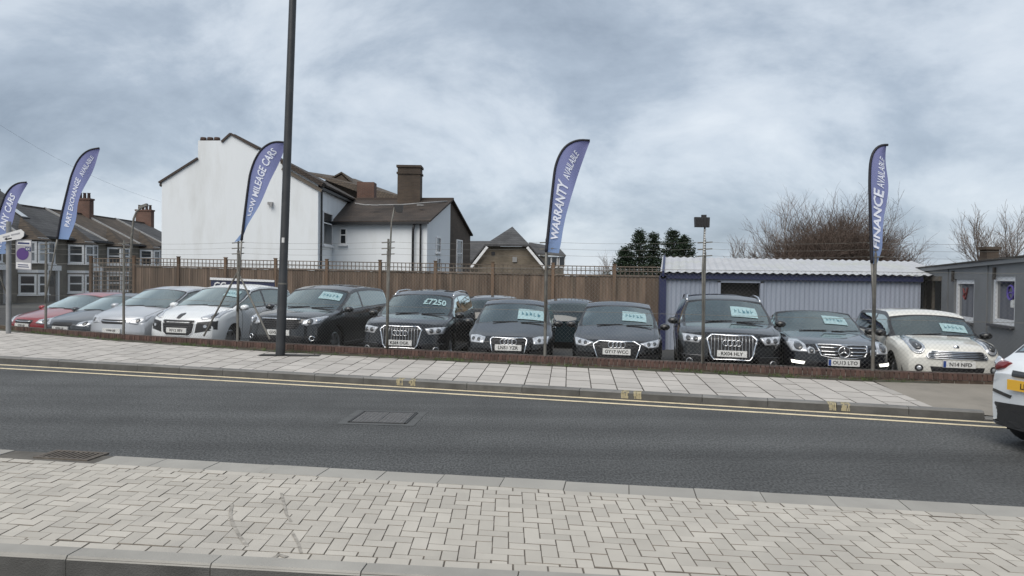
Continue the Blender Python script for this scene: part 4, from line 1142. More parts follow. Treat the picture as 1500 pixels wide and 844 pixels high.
# ================================================================== CHAIN-LINK FENCE
M_GALV = mat('galvanised_steel', (.17, .165, .15), .6, metal=.4, var=.25, vscale=6, stain=(.10, .075, .05, .6), sscale=5)
M_WIRE = mat('fence_wire', (.15, .15, .145), .6)
fence = thing('chain_link_fence', 'tall wire mesh fence on steel posts above the low brick wall', 'fence', (WALL[5].x, WALL[5].y, .2), world=True)
PPX = [(15, 486), (67, 490), (181, 499), (348, 509.5), (567, 521.5), (798, 532.5), (1029, 543.5), (1278, 555)]
POST = [G(px, py, .2) for px, py in PPX]
POST = [POST[0] + Vector((-2.9, 1.5, 0))] + POST + [Vector((8.45, 11.93, .2))]
for i, p in enumerate(POST):
    mb = MB(); z0 = zpav(p.x, p.y) - .1
    mb.tube([(p.x, p.y, z0), (p.x, p.y, 2.32)], .030, 10); mb.tube([(p.x, p.y, 2.32), (p.x, p.y, 2.56)], .022, 8)
    po = mb.build('post', M_GALV, fence, smooth=True, angle=40)
    for z in (2.50, 2.38, 2.26):
        mb = MB(); mb.bar((p.x - .13, p.y - .02, z - .02), (p.x + .13, p.y - .02, z), .03, .02); o = mb.build('wire_bracket', M_GALV, fence)
pitch, wr, ZM0, ZM1 = .074, .0008, .345, 2.0
for i in range(len(POST) - 1):
    a, b = POST[i], POST[i + 1]; l = (b - a).length; d = (b - a) / l; d.z = 0; nn = Vector((-d.y, d.x, 0)); h = ZM1 - ZM0
    mb = MB()
    def w3(s, z, o): return Vector((a.x, a.y, ZM0)) + Vector((d.x, d.y, 0)) * s + Vector((0, 0, z)) + nn * o
    for sg in (1, -1):
        k = -h
        while k < l:
            s0, z0, s1, z1 = k, 0.0, k + h, h
            if s0 < 0: z0 = -s0; s0 = 0.0
            if s1 > l: z1 -= s1 - l; s1 = l
            if s1 > s0 + .01:
                if sg < 0: z0, z1 = h - z0, h - z1
                mb.bar(w3(s0, z0, .002 * sg), w3(s1, z1, .002 * sg), wr * 2, wr * 2)
            k += pitch
    tag(mb.build('wire_mesh', M_WIRE, fence, fix=False), kind='stuff')
    for z in (ZM0 + .01, 1.2, ZM1):
        mb = MB(); mb.tube([w3(0, z - ZM0, 0), w3(l, z - ZM0, 0)], .004, 5); mb.build('line_wire', M_GALV, fence)
    for z in (2.50, 2.38, 2.26):
        mb = MB(); sag = [Vector((a.x + (b.x - a.x) * t, a.y + (b.y - a.y) * t, z - .035 * 4 * t * (1 - t))) for t in np.linspace(0, 1, 9)]
        mb.tube(sag, .0022, 5); mb.build('strand', M_GALV, fence)
# raking struts at the braced post
p = POST[4]; dl = (POST[3] - p).normalized(); dr_ = (POST[5] - p).normalized()
for dv, ln in ((dl, .95), (dr_, .85)):
    mb = MB(); q = p + dv * ln; mb.tube([(p.x, p.y - .02, 1.86), (q.x, q.y - .02, .42)], .021, 8); mb.build('strut', M_GALV, fence, smooth=True, angle=40)

# ================================================================== FLAGS
def flag_mat():
    m = bpy.data.materials.new('flag_print'); m.use_nodes = True; t = m.node_tree; n = t.nodes; L = t.links; b = n['Principled BSDF']
    a = n.new('ShaderNodeAttribute'); a.attribute_name = 'along'
    r_ = n.new('ShaderNodeValToRGB'); L.new(a.outputs['Fac'], r_.inputs[0])
    e = r_.color_ramp.elements; e[0].color = (.24, .35, .57, 1); e[1].color = (.205, .21, .40, 1)
    x = e.new(.45); x.color = (.235, .27, .49, 1)
    L.new(r_.outputs[0], b.inputs['Base Color']); b.inputs['Roughness'].default_value = .75
    # thin cloth lets the sky through
    tl = n.new('ShaderNodeBsdfTranslucent'); L.new(r_.outputs[0], tl.inputs[0]); mx = n.new('ShaderNodeMixShader'); mx.inputs[0].default_value = .35
    L.new(b.outputs[0], mx.inputs[1]); L.new(tl.outputs[0], mx.inputs[2]); L.new(mx.outputs[0], n['Material Output'].inputs[0])
    return m
M_FLAG = flag_mat(); M_FTXT = mat('flag_letters', (.62, .65, .74), .7); M_FPOLE = mat('flag_sleeve', (.010, .010, .016), .6)
def flag(label, post, left, right, texts, wave=.10, tail=None):
    """left / right: photograph readings of the pole edge and the free edge, foot to tip, at the post's distance"""
    Y = post.y - .06
    Lp = [P(*q, Y) for q in left]; Rp = [P(*q, Y) for q in right]
    root = thing('feather_flag', label, 'flag', (post.x, Y, .25), group='feather flags on the fence posts', world=True)
    def curve(pts, n):
        d = [0]
        for i in range(1, len(pts)): d.append(d[-1] + (pts[i] - pts[i - 1]).length)
        d = np.array(d) / d[-1]; g = np.linspace(0, 1, n); res = []
        cols = [np.interp(g, d, [p[k] for p in pts]) for k in range(3)]
        ker = np.array([.25, .5, .25])
        for _ in range(3):
            for k in range(3):
                q = np.convolve(np.pad(cols[k], 1, mode='edge'), ker, 'valid'); q[0] = cols[k][0]; q[-1] = cols[k][-1]; cols[k] = q
        return [Vector((cols[0][i], cols[1][i], cols[2][i])) for i in range(n)]
    n = 40; A_, B_ = curve(Lp, n), curve(Rp, n); m = 10
    def S(t, u):
        f = min(max(t, 0), .9999) * (n - 1); i = int(f); k = f - i
        a = A_[i].lerp(A_[i + 1], k); b = B_[i].lerp(B_[i + 1], k); p = a.lerp(b, u)
        p = p + Vector((0, wave * u * (.6 * math.sin(5.5 * t + 2.2 * u + post.x) + .35 * math.sin(13 * t + 3 * u + post.x * 2)), 0))
        return p
    mb = MB(); vs = [S(i / (n - 1), j / m) for i in range(n) for j in range(m + 1)]
    mb.add(vs, [(i * (m + 1) + j, i * (m + 1) + j + 1, (i + 1) * (m + 1) + j + 1, (i + 1) * (m + 1) + j) for i in range(n - 1) for j in range(m)])
    o = mb.build('banner', M_FLAG, root, smooth=True, fix=False)
    at_ = o.data.attributes.new('along', 'FLOAT', 'POINT'); at_.data.foreach_set('value', [i / (n - 1) for i in range(n) for j in range(m + 1)])
    tot = sum((A_[i + 1] - A_[i]).length for i in range(n - 1))
    for key, t0, t1, u0, u1, mirror in texts:
        mbt = MB(); wd = twidth(key, 1.0)
        # subdivide by mapping the letters along the cloth
        text_into(mbt, key, 1.0, lambda a, b: S(t0 + (t1 - t0) * (a / wd + .5), u0 + (u1 - u0) * (.5 - b)) + Vector((0, -.012, 0)))
        mbt.build('lettering', M_FTXT, root, fix=False)
    mb = MB(); mb.tube([A_[i] + Vector((0, -.004, 0)) for i in range(n)], [.030 - .010 * i / n for i in range(n)], 8); mb.build('sleeve', M_FPOLE, root, smooth=True)
    mb = MB(); foot = Vector((post.x, post.y - .05, 1.0)); mb.tube([foot, A_[0].lerp(foot, .3), A_[0]], [.02, .02, .02], 8); mb.build('pole', M_GALV, root, smooth=True)
    if tail:
        q = [P(*k, Y) for k in tail]; mb = MB(); mb.add(q, [list(range(len(q)))]); t_ = mb.build('loose_tail', M_FLAG, root, fix=False)
    return root
flag('blue feather flag reading any cars beside the parking sign', POST[1],
     [(-12, 372), (-8, 340), (-1, 310), (7, 287), (16, 274), (26, 268), (39, 267)], [(6, 372), (12, 345), (19, 325), (25, 305), (30, 290), (34, 278), (39.5, 268)],
     [('WB', .02, .24, .20, .62, 0), ('AC', .30, .76, .24, .72, 0)], .06)
flag('blue feather flag reading part exchange available', POST[2],
     [(84, 350), (89, 320), (96, 290), (104, 258), (113, 236), (123, 224), (133, 218.5), (145.5, 217)], [(101, 351), (107, 338), (112, 322), (115, 300), (121, 283), (128, 265), (138, 240), (146, 218.5)],
     [('PX', .13, .62, .34, .70, 0), ('AV', .655, .88, .45, .72, 0)], .08)
flag('blue teardrop flag reading low mileage cars on the braced fence post', POST[4],
     [(354, 352), (358, 318), (362, 285), (366, 255), (373, 234), (383, 218), (396, 209), (408, 207), (418, 209)], [(357, 340), (368, 322), (380, 302), (391, 280), (400, 258), (407, 240), (411, 230), (415, 220), (418, 210)],
     [('LM', .20, .86, .30, .68, 0)], .08, tail=[(357, 338), (354, 352), (343, 355)])
flag('blue feather flag reading warranty available', POST[6],
     [(800, 369), (804, 330), (808, 290), (811, 262), (813, 245), (818, 230), (826, 216), (837, 208), (850, 204.5), (864, 206)], [(818.5, 371), (822, 355), (824, 340), (829, 315), (836, 290), (843, 268), (850, 247), (856, 230), (860.5, 217), (864.5, 207)],
     [('WA', .10, .57, .22, .74, 0), ('AV', .60, .84, .40, .70, 0)], .10)
flag('blue narrow feather flag reading finance available', POST[8],
     [(1277, 385), (1276, 350), (1274.5, 310), (1273.5, 270), (1274, 245), (1276, 230), (1280, 220), (1287, 213.5), (1294, 211.5), (1300.5, 212.5)], [(1287, 389), (1290, 372), (1292, 366), (1291, 350), (1294, 320), (1297, 290), (1299, 262), (1300, 240), (1300.5, 225), (1301, 213)],
     [('FI', .13, .60, .24, .80, 0), ('AV', .62, .86, .40, .76, 0)], .10)

# ================================================================== LAMP POST, SIGNS, FLOODLIGHT
M_POST = mat('painted_post', (.026, .028, .031), .45, var=.2, vscale=3, stain=(.05, .05, .05, .5), sscale=3)
g = G(410.5, 521, .17)
lamp = thing('lamp_post', 'tall dark grey street lamp column standing on the pavement', 'lamp post', (g.x, g.y, zpav(g.x, g.y)))
lean = math.tan(R(1.5)); mb = MB()
zs = [0, .02, 1.45, 1.50, 4.0, 7.5, 8.0]; rs = [.094, .094, .092, .083, .080, .072, .06]
mb.tube([(lean * z, 0, z) for z in zs], rs, 20); mb.build('column', M_POST, lamp, smooth=True, angle=40)
mb = MB(); mb.tube([(lean * 1.44, 0, 1.44), (lean * 1.47, 0, 1.47)], .096, 20); mb.build('collar', M_GALV, lamp)
mb = MB(); mb.add([(.035 * math.cos(a) * 0 + lean * z + .087 * math.sin(a) * .9, -.087 * math.cos(a), z) for z in (2.28, 2.38) for a in np.linspace(-.35, .35, 5)], [(i, i + 1, i + 6, i + 5) for i in range(4)]); mb.build('number_label', mat('label_grey', (.5, .5, .5), .6), lamp, fix=False)
mb = MB(); mb.tube([(lean * 8, 0, 8), (lean * 8 + .3, .0, 8.35), (lean * 8 + .05, -1.0, 8.55)], [.045, .04, .035], 10); mb.build('arm', M_POST, lamp, smooth=True)
mb = MB(); mb.box((lean * 8 + .03, -1.35, 8.55), (.26, .72, .12)); mb.build('lantern', M_POST, lamp)
mb = MB(); mb.add([(-.42, -.16, .012), (.82, -.13, .012), (.80, .16, .012), (-.40, .13, .012)], [(0, 1, 2, 3)]); mb.build('tarmac_patch', mat('patch_dark', (.035, .034, .033), .9, var=.3, vscale=8), lamp, fix=False)

# sign post at the far left
g = G(17, 489, .2)
sg_ = thing('parking_sign', 'grey post with a white parking restriction plate with purple disc', 'sign', (g.x, g.y - .12, .15), world=True)
mb = MB(); mb.tube([(g.x, g.y - .12, .05), (g.x, g.y - .12, 3.05)], .058, 14); mb.build('post', mat('sign_post', (.21, .215, .22), .55, var=.15, vscale=5), sg_, smooth=True, angle=40)
Ys = g.y - .2
def sign_plate(name, corners, m, parent, dy=0.0, th=.012):
    q = [P(*c, Ys + dy) for c in corners]; mb = MB(); mb.prism(q, (0, th, 0)); o = mb.build(name, m, parent); return o
M_SGW = mat('sign_white', (.60, .60, .60), .5, var=.06, vscale=9); M_SGG = mat('sign_grey', (.30, .30, .32), .5); M_PURP = mat('sign_purple', (.075, .035, .16), .5); M_SGB = mat('sign_blue', (.03, .04, .12), .5)
sign_plate('restriction_plate', [(23, 350), (46, 351.5), (46, 396), (23, 394.5)], M_SGG, sg_)
sign_plate('zone_panel', [(25, 352), (45, 353.2), (45, 360), (25, 359)], M_SGW, sg_, -.004, .003)
sign_plate('notice_panel', [(23.7, 384), (45, 385.5), (45, 394.5), (23.7, 393)], M_SGW, sg_, -.004, .003)
mb = MB(); mb.add([P(33 + 9 * math.cos(a), 372 + 9 * math.sin(a), Ys - .005) for a in np.linspace(0, 2 * math.pi, 25)[:-1]], [list(range(24))]); mb.build('purple_disc', M_PURP, sg_, fix=False)
for (x0, y0, x1, y1) in ((26, 354.8, 43, 357.3), (37, 361.5, 45, 367.5), (26, 387, 41, 388.3), (26, 390, 42, 391.3)):
    sign_plate('printed_line', [(x0, y0), (x1, y0 + .8), (x1, y1 + .8), (x0, y1)], M_SGB, sg_, -.008, .002)
mb = MB(); c0 = P(41, 364.8, Ys - .012); text_into(mb, 'CC', .06, lambda a, b: (c0.x + a, c0.y, c0.z + b)); mb.build('zone_letters', M_SGW, sg_, fix=False)
ss_ = thing('direction_sign', 'white pointed direction sign board above the parking plate', 'sign', (g.x - .1, Ys - .05, 2.6), world=True)
sign_plate('board', [(-2, 345), (30, 336), (35, 340), (34.5, 346), (30, 350), (-1, 355)], M_SGW, ss_, -.06, .02)
sign_plate('arrow', [(6, 350.5), (10, 348), (10, 349.5), (17, 348.3), (17, 350), (10, 351.4), (10, 352.5)], M_INK, ss_, -.064, .003)
for x0, x1, y0 in ((4, 14, 346.5), (16, 29, 343.3)): sign_plate('printed_line', [(x0, y0), (x1, y0 - (x1 - x0) * .2), (x1, y0 - (x1 - x0) * .2 + 2.2), (x0, y0 + 2.2)], M_SGG, ss_, -.064, .003)

# floodlight on the fence post before the shed
p = POST[7]
fl_ = thing('floodlight', 'black floodlight seen from behind on a thin steel pole', 'floodlight', (p.x, p.y - .05, .3), world=True)
t0_ = P(1033, 322, p.y - .05); t1_ = P(1029, 400, p.y - .05)
mb = MB(); mb.tube([(p.x, p.y - .05, .25), t1_, t0_], .017, 8); mb.build('pole', M_GALV, fl_, smooth=True)
M_PALE = mat('pale_band', (.55, .56, .56), .5)
for k in range(11):
    y = 336 + k * 3.6; a = P(1032.8 - k * .18, y, p.y - .05); mb = MB(); mb.tube([a, a + Vector((0, 0, -.022))], .021, 8); mb.build('pale_band', M_PALE, fl_)
q = [P(*c, p.y - .02) for c in ((1016.5, 318.5), (1038, 319), (1037.5, 333.5), (1017, 333))]; mb = MB(); mb.prism(q, (0, -.09, 0))
hd_ = mb.build('housing', M_PLAST, fl_)
for k in range(5):
    x = 1019 + k * 4.2; a = P(x, 320, p.y - .112); b = P(x, 332, p.y - .112); mb = MB(); mb.bar(a, b, .012, .03); mb.build('cooling_fin', M_PLAST, fl_)
q = [P(*c, p.y - .04) for c in ((1027, 315), (1034, 315), (1034, 319), (1027, 319))]; mb = MB(); mb.prism(q, (0, -.05, 0)); mb.build('bracket', M_PLAST, fl_)
# old light on the next post
p = POST[5]
ol = thing('pole_light', 'slim grey pole with cranked top and small dark lamp before the white house', 'lamp', (p.x, p.y - .05, .3), world=True)
pts = [(p.x, p.y - .05, .25), P(570, 400, p.y - .05), P(573.5, 326, p.y - .05), P(578, 304, p.y - .05)]
mb = MB(); mb.tube(pts, [.022, .020, .016, .018], 8); mb.build('pole', M_GALV, ol, smooth=True)
q = [P(*c, p.y - .02) for c in ((577, 300.5), (591, 301), (589, 312), (581, 311))]; mb = MB(); mb.prism(q, (0, -.08, 0)); mb.build('lamp_head', M_PLAST, ol)

# ================================================================== TIMBER FENCE
def tmat(name, col):
    return mat(name, col, .9, var=.30, vscale=5, rand=.30, stretch=(1.6, 1.6, .25), bump=.3, bscale=40, stain=(.10, .085, .065, .6), sscale=2.0)
M_WOOD = tmat('fence_boards', (.120, .087, .064)); M_WPOST = tmat('fence_posts', (.125, .083, .055)); M_TRELL = tmat('trellis_wood', (.125, .10, .08))
tf = thing('timber_fence', 'brown close-boarded timber fence with trellis top behind the parked cars', 'fence', (-6, 27.5, -.2), world=True)
def fence_y(px): return float(np.interp(px, [130, 960], [29.6, 24.6]))
posts_px = [134, 197, 262, 331, 404, 479, 557, 638, 722, 810, 900, 992]
def ftop(px): return float(np.interp(px, [134, 200, 960], [378.5, 378, 391.5]))
FP = []
for px in posts_px:
    q = P(px, ftop(px), fence_y(px)); FP.append(q)
for i, q in enumerate(FP):
    mb = MB(); mb.box((q.x, q.y - .03, (q.z + .06 - .3) / 2), (.10, .10, q.z + .06 + .3)); po = mb.build('post', M_WPOST, tf)
    mb = MB(); mb.box((q.x, q.y - .03, q.z + .075), (.13, .13, .03)); o = mb.build('post_cap', M_WPOST, tf)
for i in range(len(FP) - 1):
    a, b = FP[i], FP[i + 1]; l = (Vector((b.x, b.y)) - Vector((a.x, a.y))).length; d = Vector((b.x - a.x, b.y - a.y, 0)) / l; nn = Vector((-d.y, d.x, 0))
    def fp(s, z, o=0.0): t = s / l; return Vector((a.x, a.y, 0)) + d * s + nn * o + Vector((0, 0, a.z + (b.z - a.z) * t + z))
    top = -.34
    full = (i == 0)
    if not full:
        mb = MB(); k = int(round(l / .102))
        for j in range(k):
            s0, s1 = l * j / k, l * (j + 1) / k + .012; dz = rnd.uniform(-.012, .012)
            mb.add([fp(s0, top + dz, -.006), fp(s1, top + dz, -.022), fp(s1, -2.6, -.022), fp(s0, -2.6, -.006), fp(s0, top + dz, .004), fp(s1, top + dz, -.008), fp(s1, -2.6, -.008), fp(s0, -2.6, .004)],
                   [(0, 1, 2, 3), (0, 4, 5, 1), (1, 5, 6, 2), (4, 7, 6, 5), (0, 3, 7, 4)])
        tag(mb.build('boards', M_WOOD, tf, fix=False), kind='stuff')
        mb = MB(); mb.bar(fp(.05, top + .02, -.02), fp(l - .05, top + .02, -.02), .05, .04); mb.build('cap_rail', M_TRELL, tf)
    zlo = top + .04 if not full else -2.3
    mb = MB()
    nh = 3 if not full else 14
    for j in range(nh): z = zlo + (-.01 - zlo) * j / (nh - 1); mb.bar(fp(.05, z, -.012), fp(l - .05, z, -.012), .018, .030)
    nv = int(round(l / .165))
    for j in range(nv + 1): s = .06 + (l - .12) * j / nv; mb.bar(fp(s, zlo, .006), fp(s, -.01, .006), .024, .016)
    tag(mb.build('trellis', M_TRELL, tf), kind='stuff')

# ================================================================== BUILDINGS
M_REND = mat('white_render', (.69, .72, .74), .85, var=.05, vscale=.8, bump=.1, bscale=90, stain=(.50, .51, .50, .6), sscale=.8, stretch=(1, 1, .22))
M_TILE = brickmat('brown_tiles', (.060, .044, .034), (.046, .035, .029), (.022, .018, .015), rowh=.10, bw=.17, bump=.8, msize=.012)
M_SLATE = brickmat('grey_slates', (.078, .078, .080), (.060, .060, .062), (.025, .025, .026), rowh=.18, bw=.26, bump=.6, msize=.010)
M_TILE2 = brickmat('house_tiles', (.105, .080, .058), (.080, .063, .048), (.03, .025, .022), rowh=.12, bw=.2, bump=.7, msize=.012)
M_STOCK = brickmat('stock_brick', (.165, .135, .095), (.125, .098, .068), (.15, .135, .115))
M_DBRICK = brickmat('dark_brick', (.085, .060, .042), (.062, .044, .033), (.07, .06, .05))
M_TBRICK = brickmat('terrace_brick', (.19, .17, .14), (.15, .135, .11), (.14, .13, .11))
M_RBRICK = brickmat('chimney_brick', (.125, .058, .040), (.10, .047, .034), (.12, .10, .085))
M_LEAD = mat('lead_flashing', (.25, .25, .25), .6, var=.2, vscale=3)
M_PIPE = mat('black_pipe', (.015, .015, .017), .5)
M_FRAME = mat('white_frame', (.70, .71, .72), .5, var=.04, vscale=6)
M_POTS = mat('chimney_pot', (.055, .032, .025), .8, var=.2, vscale=4)
M_BARGE = mat('barge_board', (.045, .032, .026), .7)
G_WIN = mat('window_glass', (.022, .026, .030), .08, spec=.5, coat=.3); G_NET = mat('curtained_glass', (.20, .22, .235), .15, coat=.6, var=.25, vscale=3)
def quad(mb, *p, mi=0): mb.add(p, [list(range(len(p)))], mi)
def win(parent, o, ux, uz, nrm, w_, h_, sash=True, bars=1, fr=.07, glass_m=None, sill=True, depth=.06, split=.5):
    """a window: centre o on the wall, ux along, nrm outwards; frame part with pane sub-parts"""
    o = Vector(o); ux = Vector(ux).normalized(); nz = Vector((0, 0, 1)); nrm = Vector(nrm).normalized()
    def q(a, b, c): return o + ux * a + nz * b + nrm * c
    mb = MB(); D = depth
    def bx(a0, a1, b0, b1, c0, c1):
        vs = [q(a, b, c) for c in (c0, c1) for b in (b0, b1) for a in (a0, a1)]
        mb.add(vs, [(0, 2, 3, 1), (4, 5, 7, 6), (0, 1, 5, 4), (1, 3, 7, 5), (3, 2, 6, 7), (2, 0, 4, 6)])
    W2, H2 = w_ / 2, h_ / 2
    bx(-W2, -W2 + fr, -H2, H2, -.02, D); bx(W2 - fr, W2, -H2, H2, -.02, D); bx(-W2 + fr, W2 - fr, H2 - fr, H2, -.02, D); bx(-W2 + fr, W2 - fr, -H2, -H2 + fr, -.02, D)
    zc = -H2 + h_ * split
    if sash: bx(-W2 + fr, W2 - fr, zc - fr * .35, zc + fr * .35, -.02, D * .85)
    for k in range(1, bars): x = -W2 + w_ * k / bars; bx(x - fr * .3, x + fr * .3, -H2 + fr, H2 - fr, -.02, D * .8)
    if sill: bx(-W2 - .05, W2 + .05, -H2 - .07, -H2, -.02, D + .07)
    f = mb.build('window', M_FRAME, parent)
    for lo2, hi2 in (((-H2 + fr, zc), (zc, H2 - fr)) if sash else ((-H2 + fr, H2 - fr),)):
        mb = MB(); quad(mb, q(-W2 + fr * .5, lo2, D * .35), q(W2 - fr * .5, lo2, D * .35), q(W2 - fr * .5, hi2, D * .35), q(-W2 + fr * .5, hi2, D * .35))
        g = mb.build('pane', glass_m or G_WIN, f, fix=False); g.parent = f
        if f.parent.get('_w'): pass
    return f
# window frames live in their house's coordinates; panes share them
# ---- white rendered house
wh = thing('white_house', 'white rendered two storey house with blank gable end and brown tiled roof', 'house', (-12.5, 34, -.2), world=True)
def px_(a, b, Y): return P(a, b, Y)
YG = 34.0
gl_ = [P(237, 384, YG), P(237, 267, YG), P(290, 233, YG), P(290, 206, YG), P(325, 206, YG), P(325, 209, YG), P(338, 197, YG), P(466, 268, YG), P(466, 384, YG)]
gl_[0].z = -.3; gl_[-1].z = -.3
mb = MB(); mb.prism(gl_, (0, .3, 0)); mb.build('gable_wall', M_REND, wh)
apx, lef, rig = gl_[6], gl_[1], gl_[7]
DEP = 12.5
def back(p, y, dz=0.0): return Vector((p.x, y, p.z + dz))
# main roof, two slopes with thickness
mb = MB()
for e_ in (lef, rig):
    out_ = (e_ - apx).normalized(); e2 = e_ + out_ * .28
    n_up = Vector((-out_.z, 0, out_.x)); n_up = n_up if n_up.z > 0 else -n_up
    a0 = [back(apx, YG + .32), back(apx, YG + DEP), back(e2, YG + DEP), back(e2, YG + .32)]
    a1 = [p + n_up * .10 for p in a0]
    mb.add(a0 + a1, [(0, 1, 2, 3), (4, 7, 6, 5), (0, 4, 5, 1), (1, 5, 6, 2), (2, 6, 7, 3), (3, 7, 4, 0)])
rf = mb.build('roof', M_TILE, wh)
# coping / verge boards on the gable
mb = MB()
for pa, pb in ((gl_[1] + Vector((-.12, 0, -.06)), gl_[2]), (gl_[5], gl_[6]), (gl_[6], P(378, 219, YG))):
    mb.bar(pa + Vector((0, .12, .03)), pb + Vector((0, .12, .03)), .40, .09)
tag(mb.build('coping', M_BARGE, wh))
mb = MB(); mb.bar(P(414, 238, YG) + Vector((0, .05, .02)), P(474, 270, YG) + Vector((0, .05, -.03)), .55, .20); mb.build('verge', M_TILE, wh)
mb = MB(); mb.bar(P(414, 246, YG) + Vector((0, -.06, -.03)), P(472, 278, YG) + Vector((0, -.06, -.06)), .06, .16); mb.build('barge_board', mat('weathered_board', (.13, .11, .09), .8), wh)
for k, x in enumerate((298, 308, 318)):
    c_ = P(x, 205.5, YG + .15); mb = MB(); mb.lathe([(.001, -.05), (.15, -.05), (.13, .12), (.10, .13), (.10, .02)], 12, 'Z', (c_.x, c_.y + .0, c_.z)); mb.build('chimney_pot', M_POTS, wh, smooth=True)
c_ = P(396, 298, YG - .08); mb = MB(); mb.box(c_, (.22, .14, .12)); mb.box(c_ + Vector((.05, -.06, -.1)), (.1, .1, .12)); mb.build('security_light', M_LEAD, wh)
# side wall to the right (receding)
XW = rig.x - .02
mb = MB(); quad(mb, (XW, YG + .31, -.3), (XW, YG + DEP, -.3), (XW, YG + DEP, rig.z - .1), (XW, YG + .31, rig.z - .1)); quad(mb, (lef.x, YG + .31, -.3), (lef.x, YG + DEP, -.3), (lef.x, YG + DEP, lef.z), (lef.x, YG + .31, lef.z))
quad(mb, (lef.x, YG + DEP, -.3), (XW, YG + DEP, -.3), (XW, YG + DEP, rig.z - .1), (apx.x, YG + DEP, apx.z), (lef.x, YG + DEP, lef.z)); mb.build('side_wall', M_REND, wh)
mb = MB(); mb.bar((XW + .12, YG + .1, rig.z - .22), (XW + .12, YG + DEP, rig.z - .22), .14, .12); mb.build('gutter', M_PIPE, wh)
mb = MB(); mb.tube([(XW + .10, YG + .35, -.2), (XW + .10, YG + .35, rig.z - .25)], .05, 8); mb.build('downpipe', M_PIPE, wh)
def on_side(pxv, pyv): d = _ray(pxv, pyv); t = XW / d.x; return Vector((XW, d.y * t, CAM_H + d.z * t))
a_ = on_side(472, 336); b_ = on_side(486, 336); top_ = on_side(479, 311); bot_ = on_side(479, 360)
win(wh, (XW + .002, (a_.y + b_.y) / 2, (top_.z + bot_.z) / 2), (0, 1, 0), None, (1, 0, 0), abs(b_.y - a_.y), top_.z - bot_.z, split=.66)
# rear extension
EL, ER = Vector((XW, 36.9, 0)), P(626, 322, 36.0)
eav = ER.z; RY = 40.0; rdg = P(660, 294, RY); far_ = P(689, 346, 44.0)
EL = Vector((XW, 36.9, eav - .05))
def dn(p): return Vector((p.x, p.y, -.3))
mb = MB(); quad(mb, dn(EL), dn(ER), ER, EL); quad(mb, dn(ER), dn(Vector((rdg.x, rdg.y, 0))), rdg, ER); mb.build('extension_wall', M_REND, wh)
mb = MB(); quad(mb, dn(rdg), dn(far_), far_, rdg); mb.build('brick_end_wall', M_DBRICK, wh)
ridL = Vector((XW - .3, RY + .9, rdg.z + .0))
mb = MB()
ov = Vector((0, -.25, -.14)); up = Vector((0, 0, .09))
sl = [EL + ov, ER + ov + Vector((.16, 0, 0)), rdg + Vector((.16, 0, 0)), ridL]
mb.add(sl + [p + up for p in sl], [(0, 1, 2, 3), (4, 7, 6, 5), (0, 4, 5, 1), (1, 5, 6, 2), (2, 6, 7, 3), (3, 7, 4, 0)])
farL = Vector((XW - .3, 45, far_.z)); sl2 = [rdg + Vector((.16, 0, 0)), far_ + Vector((.16, 0, 0)), farL, ridL]
mb.add(sl2 + [p + up for p in sl2], [(0, 1, 2, 3), (4, 7, 6, 5), (0, 4, 5, 1), (1, 5, 6, 2), (2, 6, 7, 3), (3, 7, 4, 0)])
mb.build('extension_roof', M_TILE, wh)
mb = MB(); mb.bar(ridL + up, rdg + up + Vector((.16, 0, 0)), .22, .12); mb.build('ridge_tiles', M_BARGE, wh)
mb = MB(); mb.tube([P(520, 298, 38.6), P(535, 300.5, 38.4), P(560, 300.5, 38.4), P(590, 300, 38.4), P(625, 297, 38.6), P(655, 295, 39.4)], .035, 6); mb.build('roof_cable', M_LEAD, wh, smooth=True)
for x in (551, 617):
    c_ = P(x, 305, 38.2); mb = MB(); mb.box(c_ + Vector((0, -.35, .12)), (.34, .2, .06)); mb.build('roof_vent', M_LEAD, wh)
mb = MB(); mb.bar(EL + ov + Vector((0, -.06, -.02)), ER + ov + Vector((.1, -.06, -.02)), .13, .11); mb.build('gutter', M_PIPE, wh)
for x in (605.5, 616.5):
    c_ = P(x, 350, 36.1); mb = MB(); mb.tube([(c_.x, c_.y - .15, -.2), (c_.x, c_.y - .15, eav - .5), (c_.x + (.08 if x < 610 else 0), c_.y - .22, eav - .18)], .06 if x < 610 else .045, 8); mb.build('downpipe', M_PIPE, wh, smooth=True)
a_ = P(497, 345, 36.75); b_ = P(508.5, 345, 36.75); t_ = P(503, 334, 36.75); u_ = P(503, 358.5, 36.75)
dirw = (ER - EL); dirw.z = 0; dirw.normalize()
win(wh, ((a_.x + b_.x) / 2, 36.78, (t_.z + u_.z) / 2), dirw, None, (0, -1, 0), b_.x - a_.x, t_.z - u_.z, split=.58)
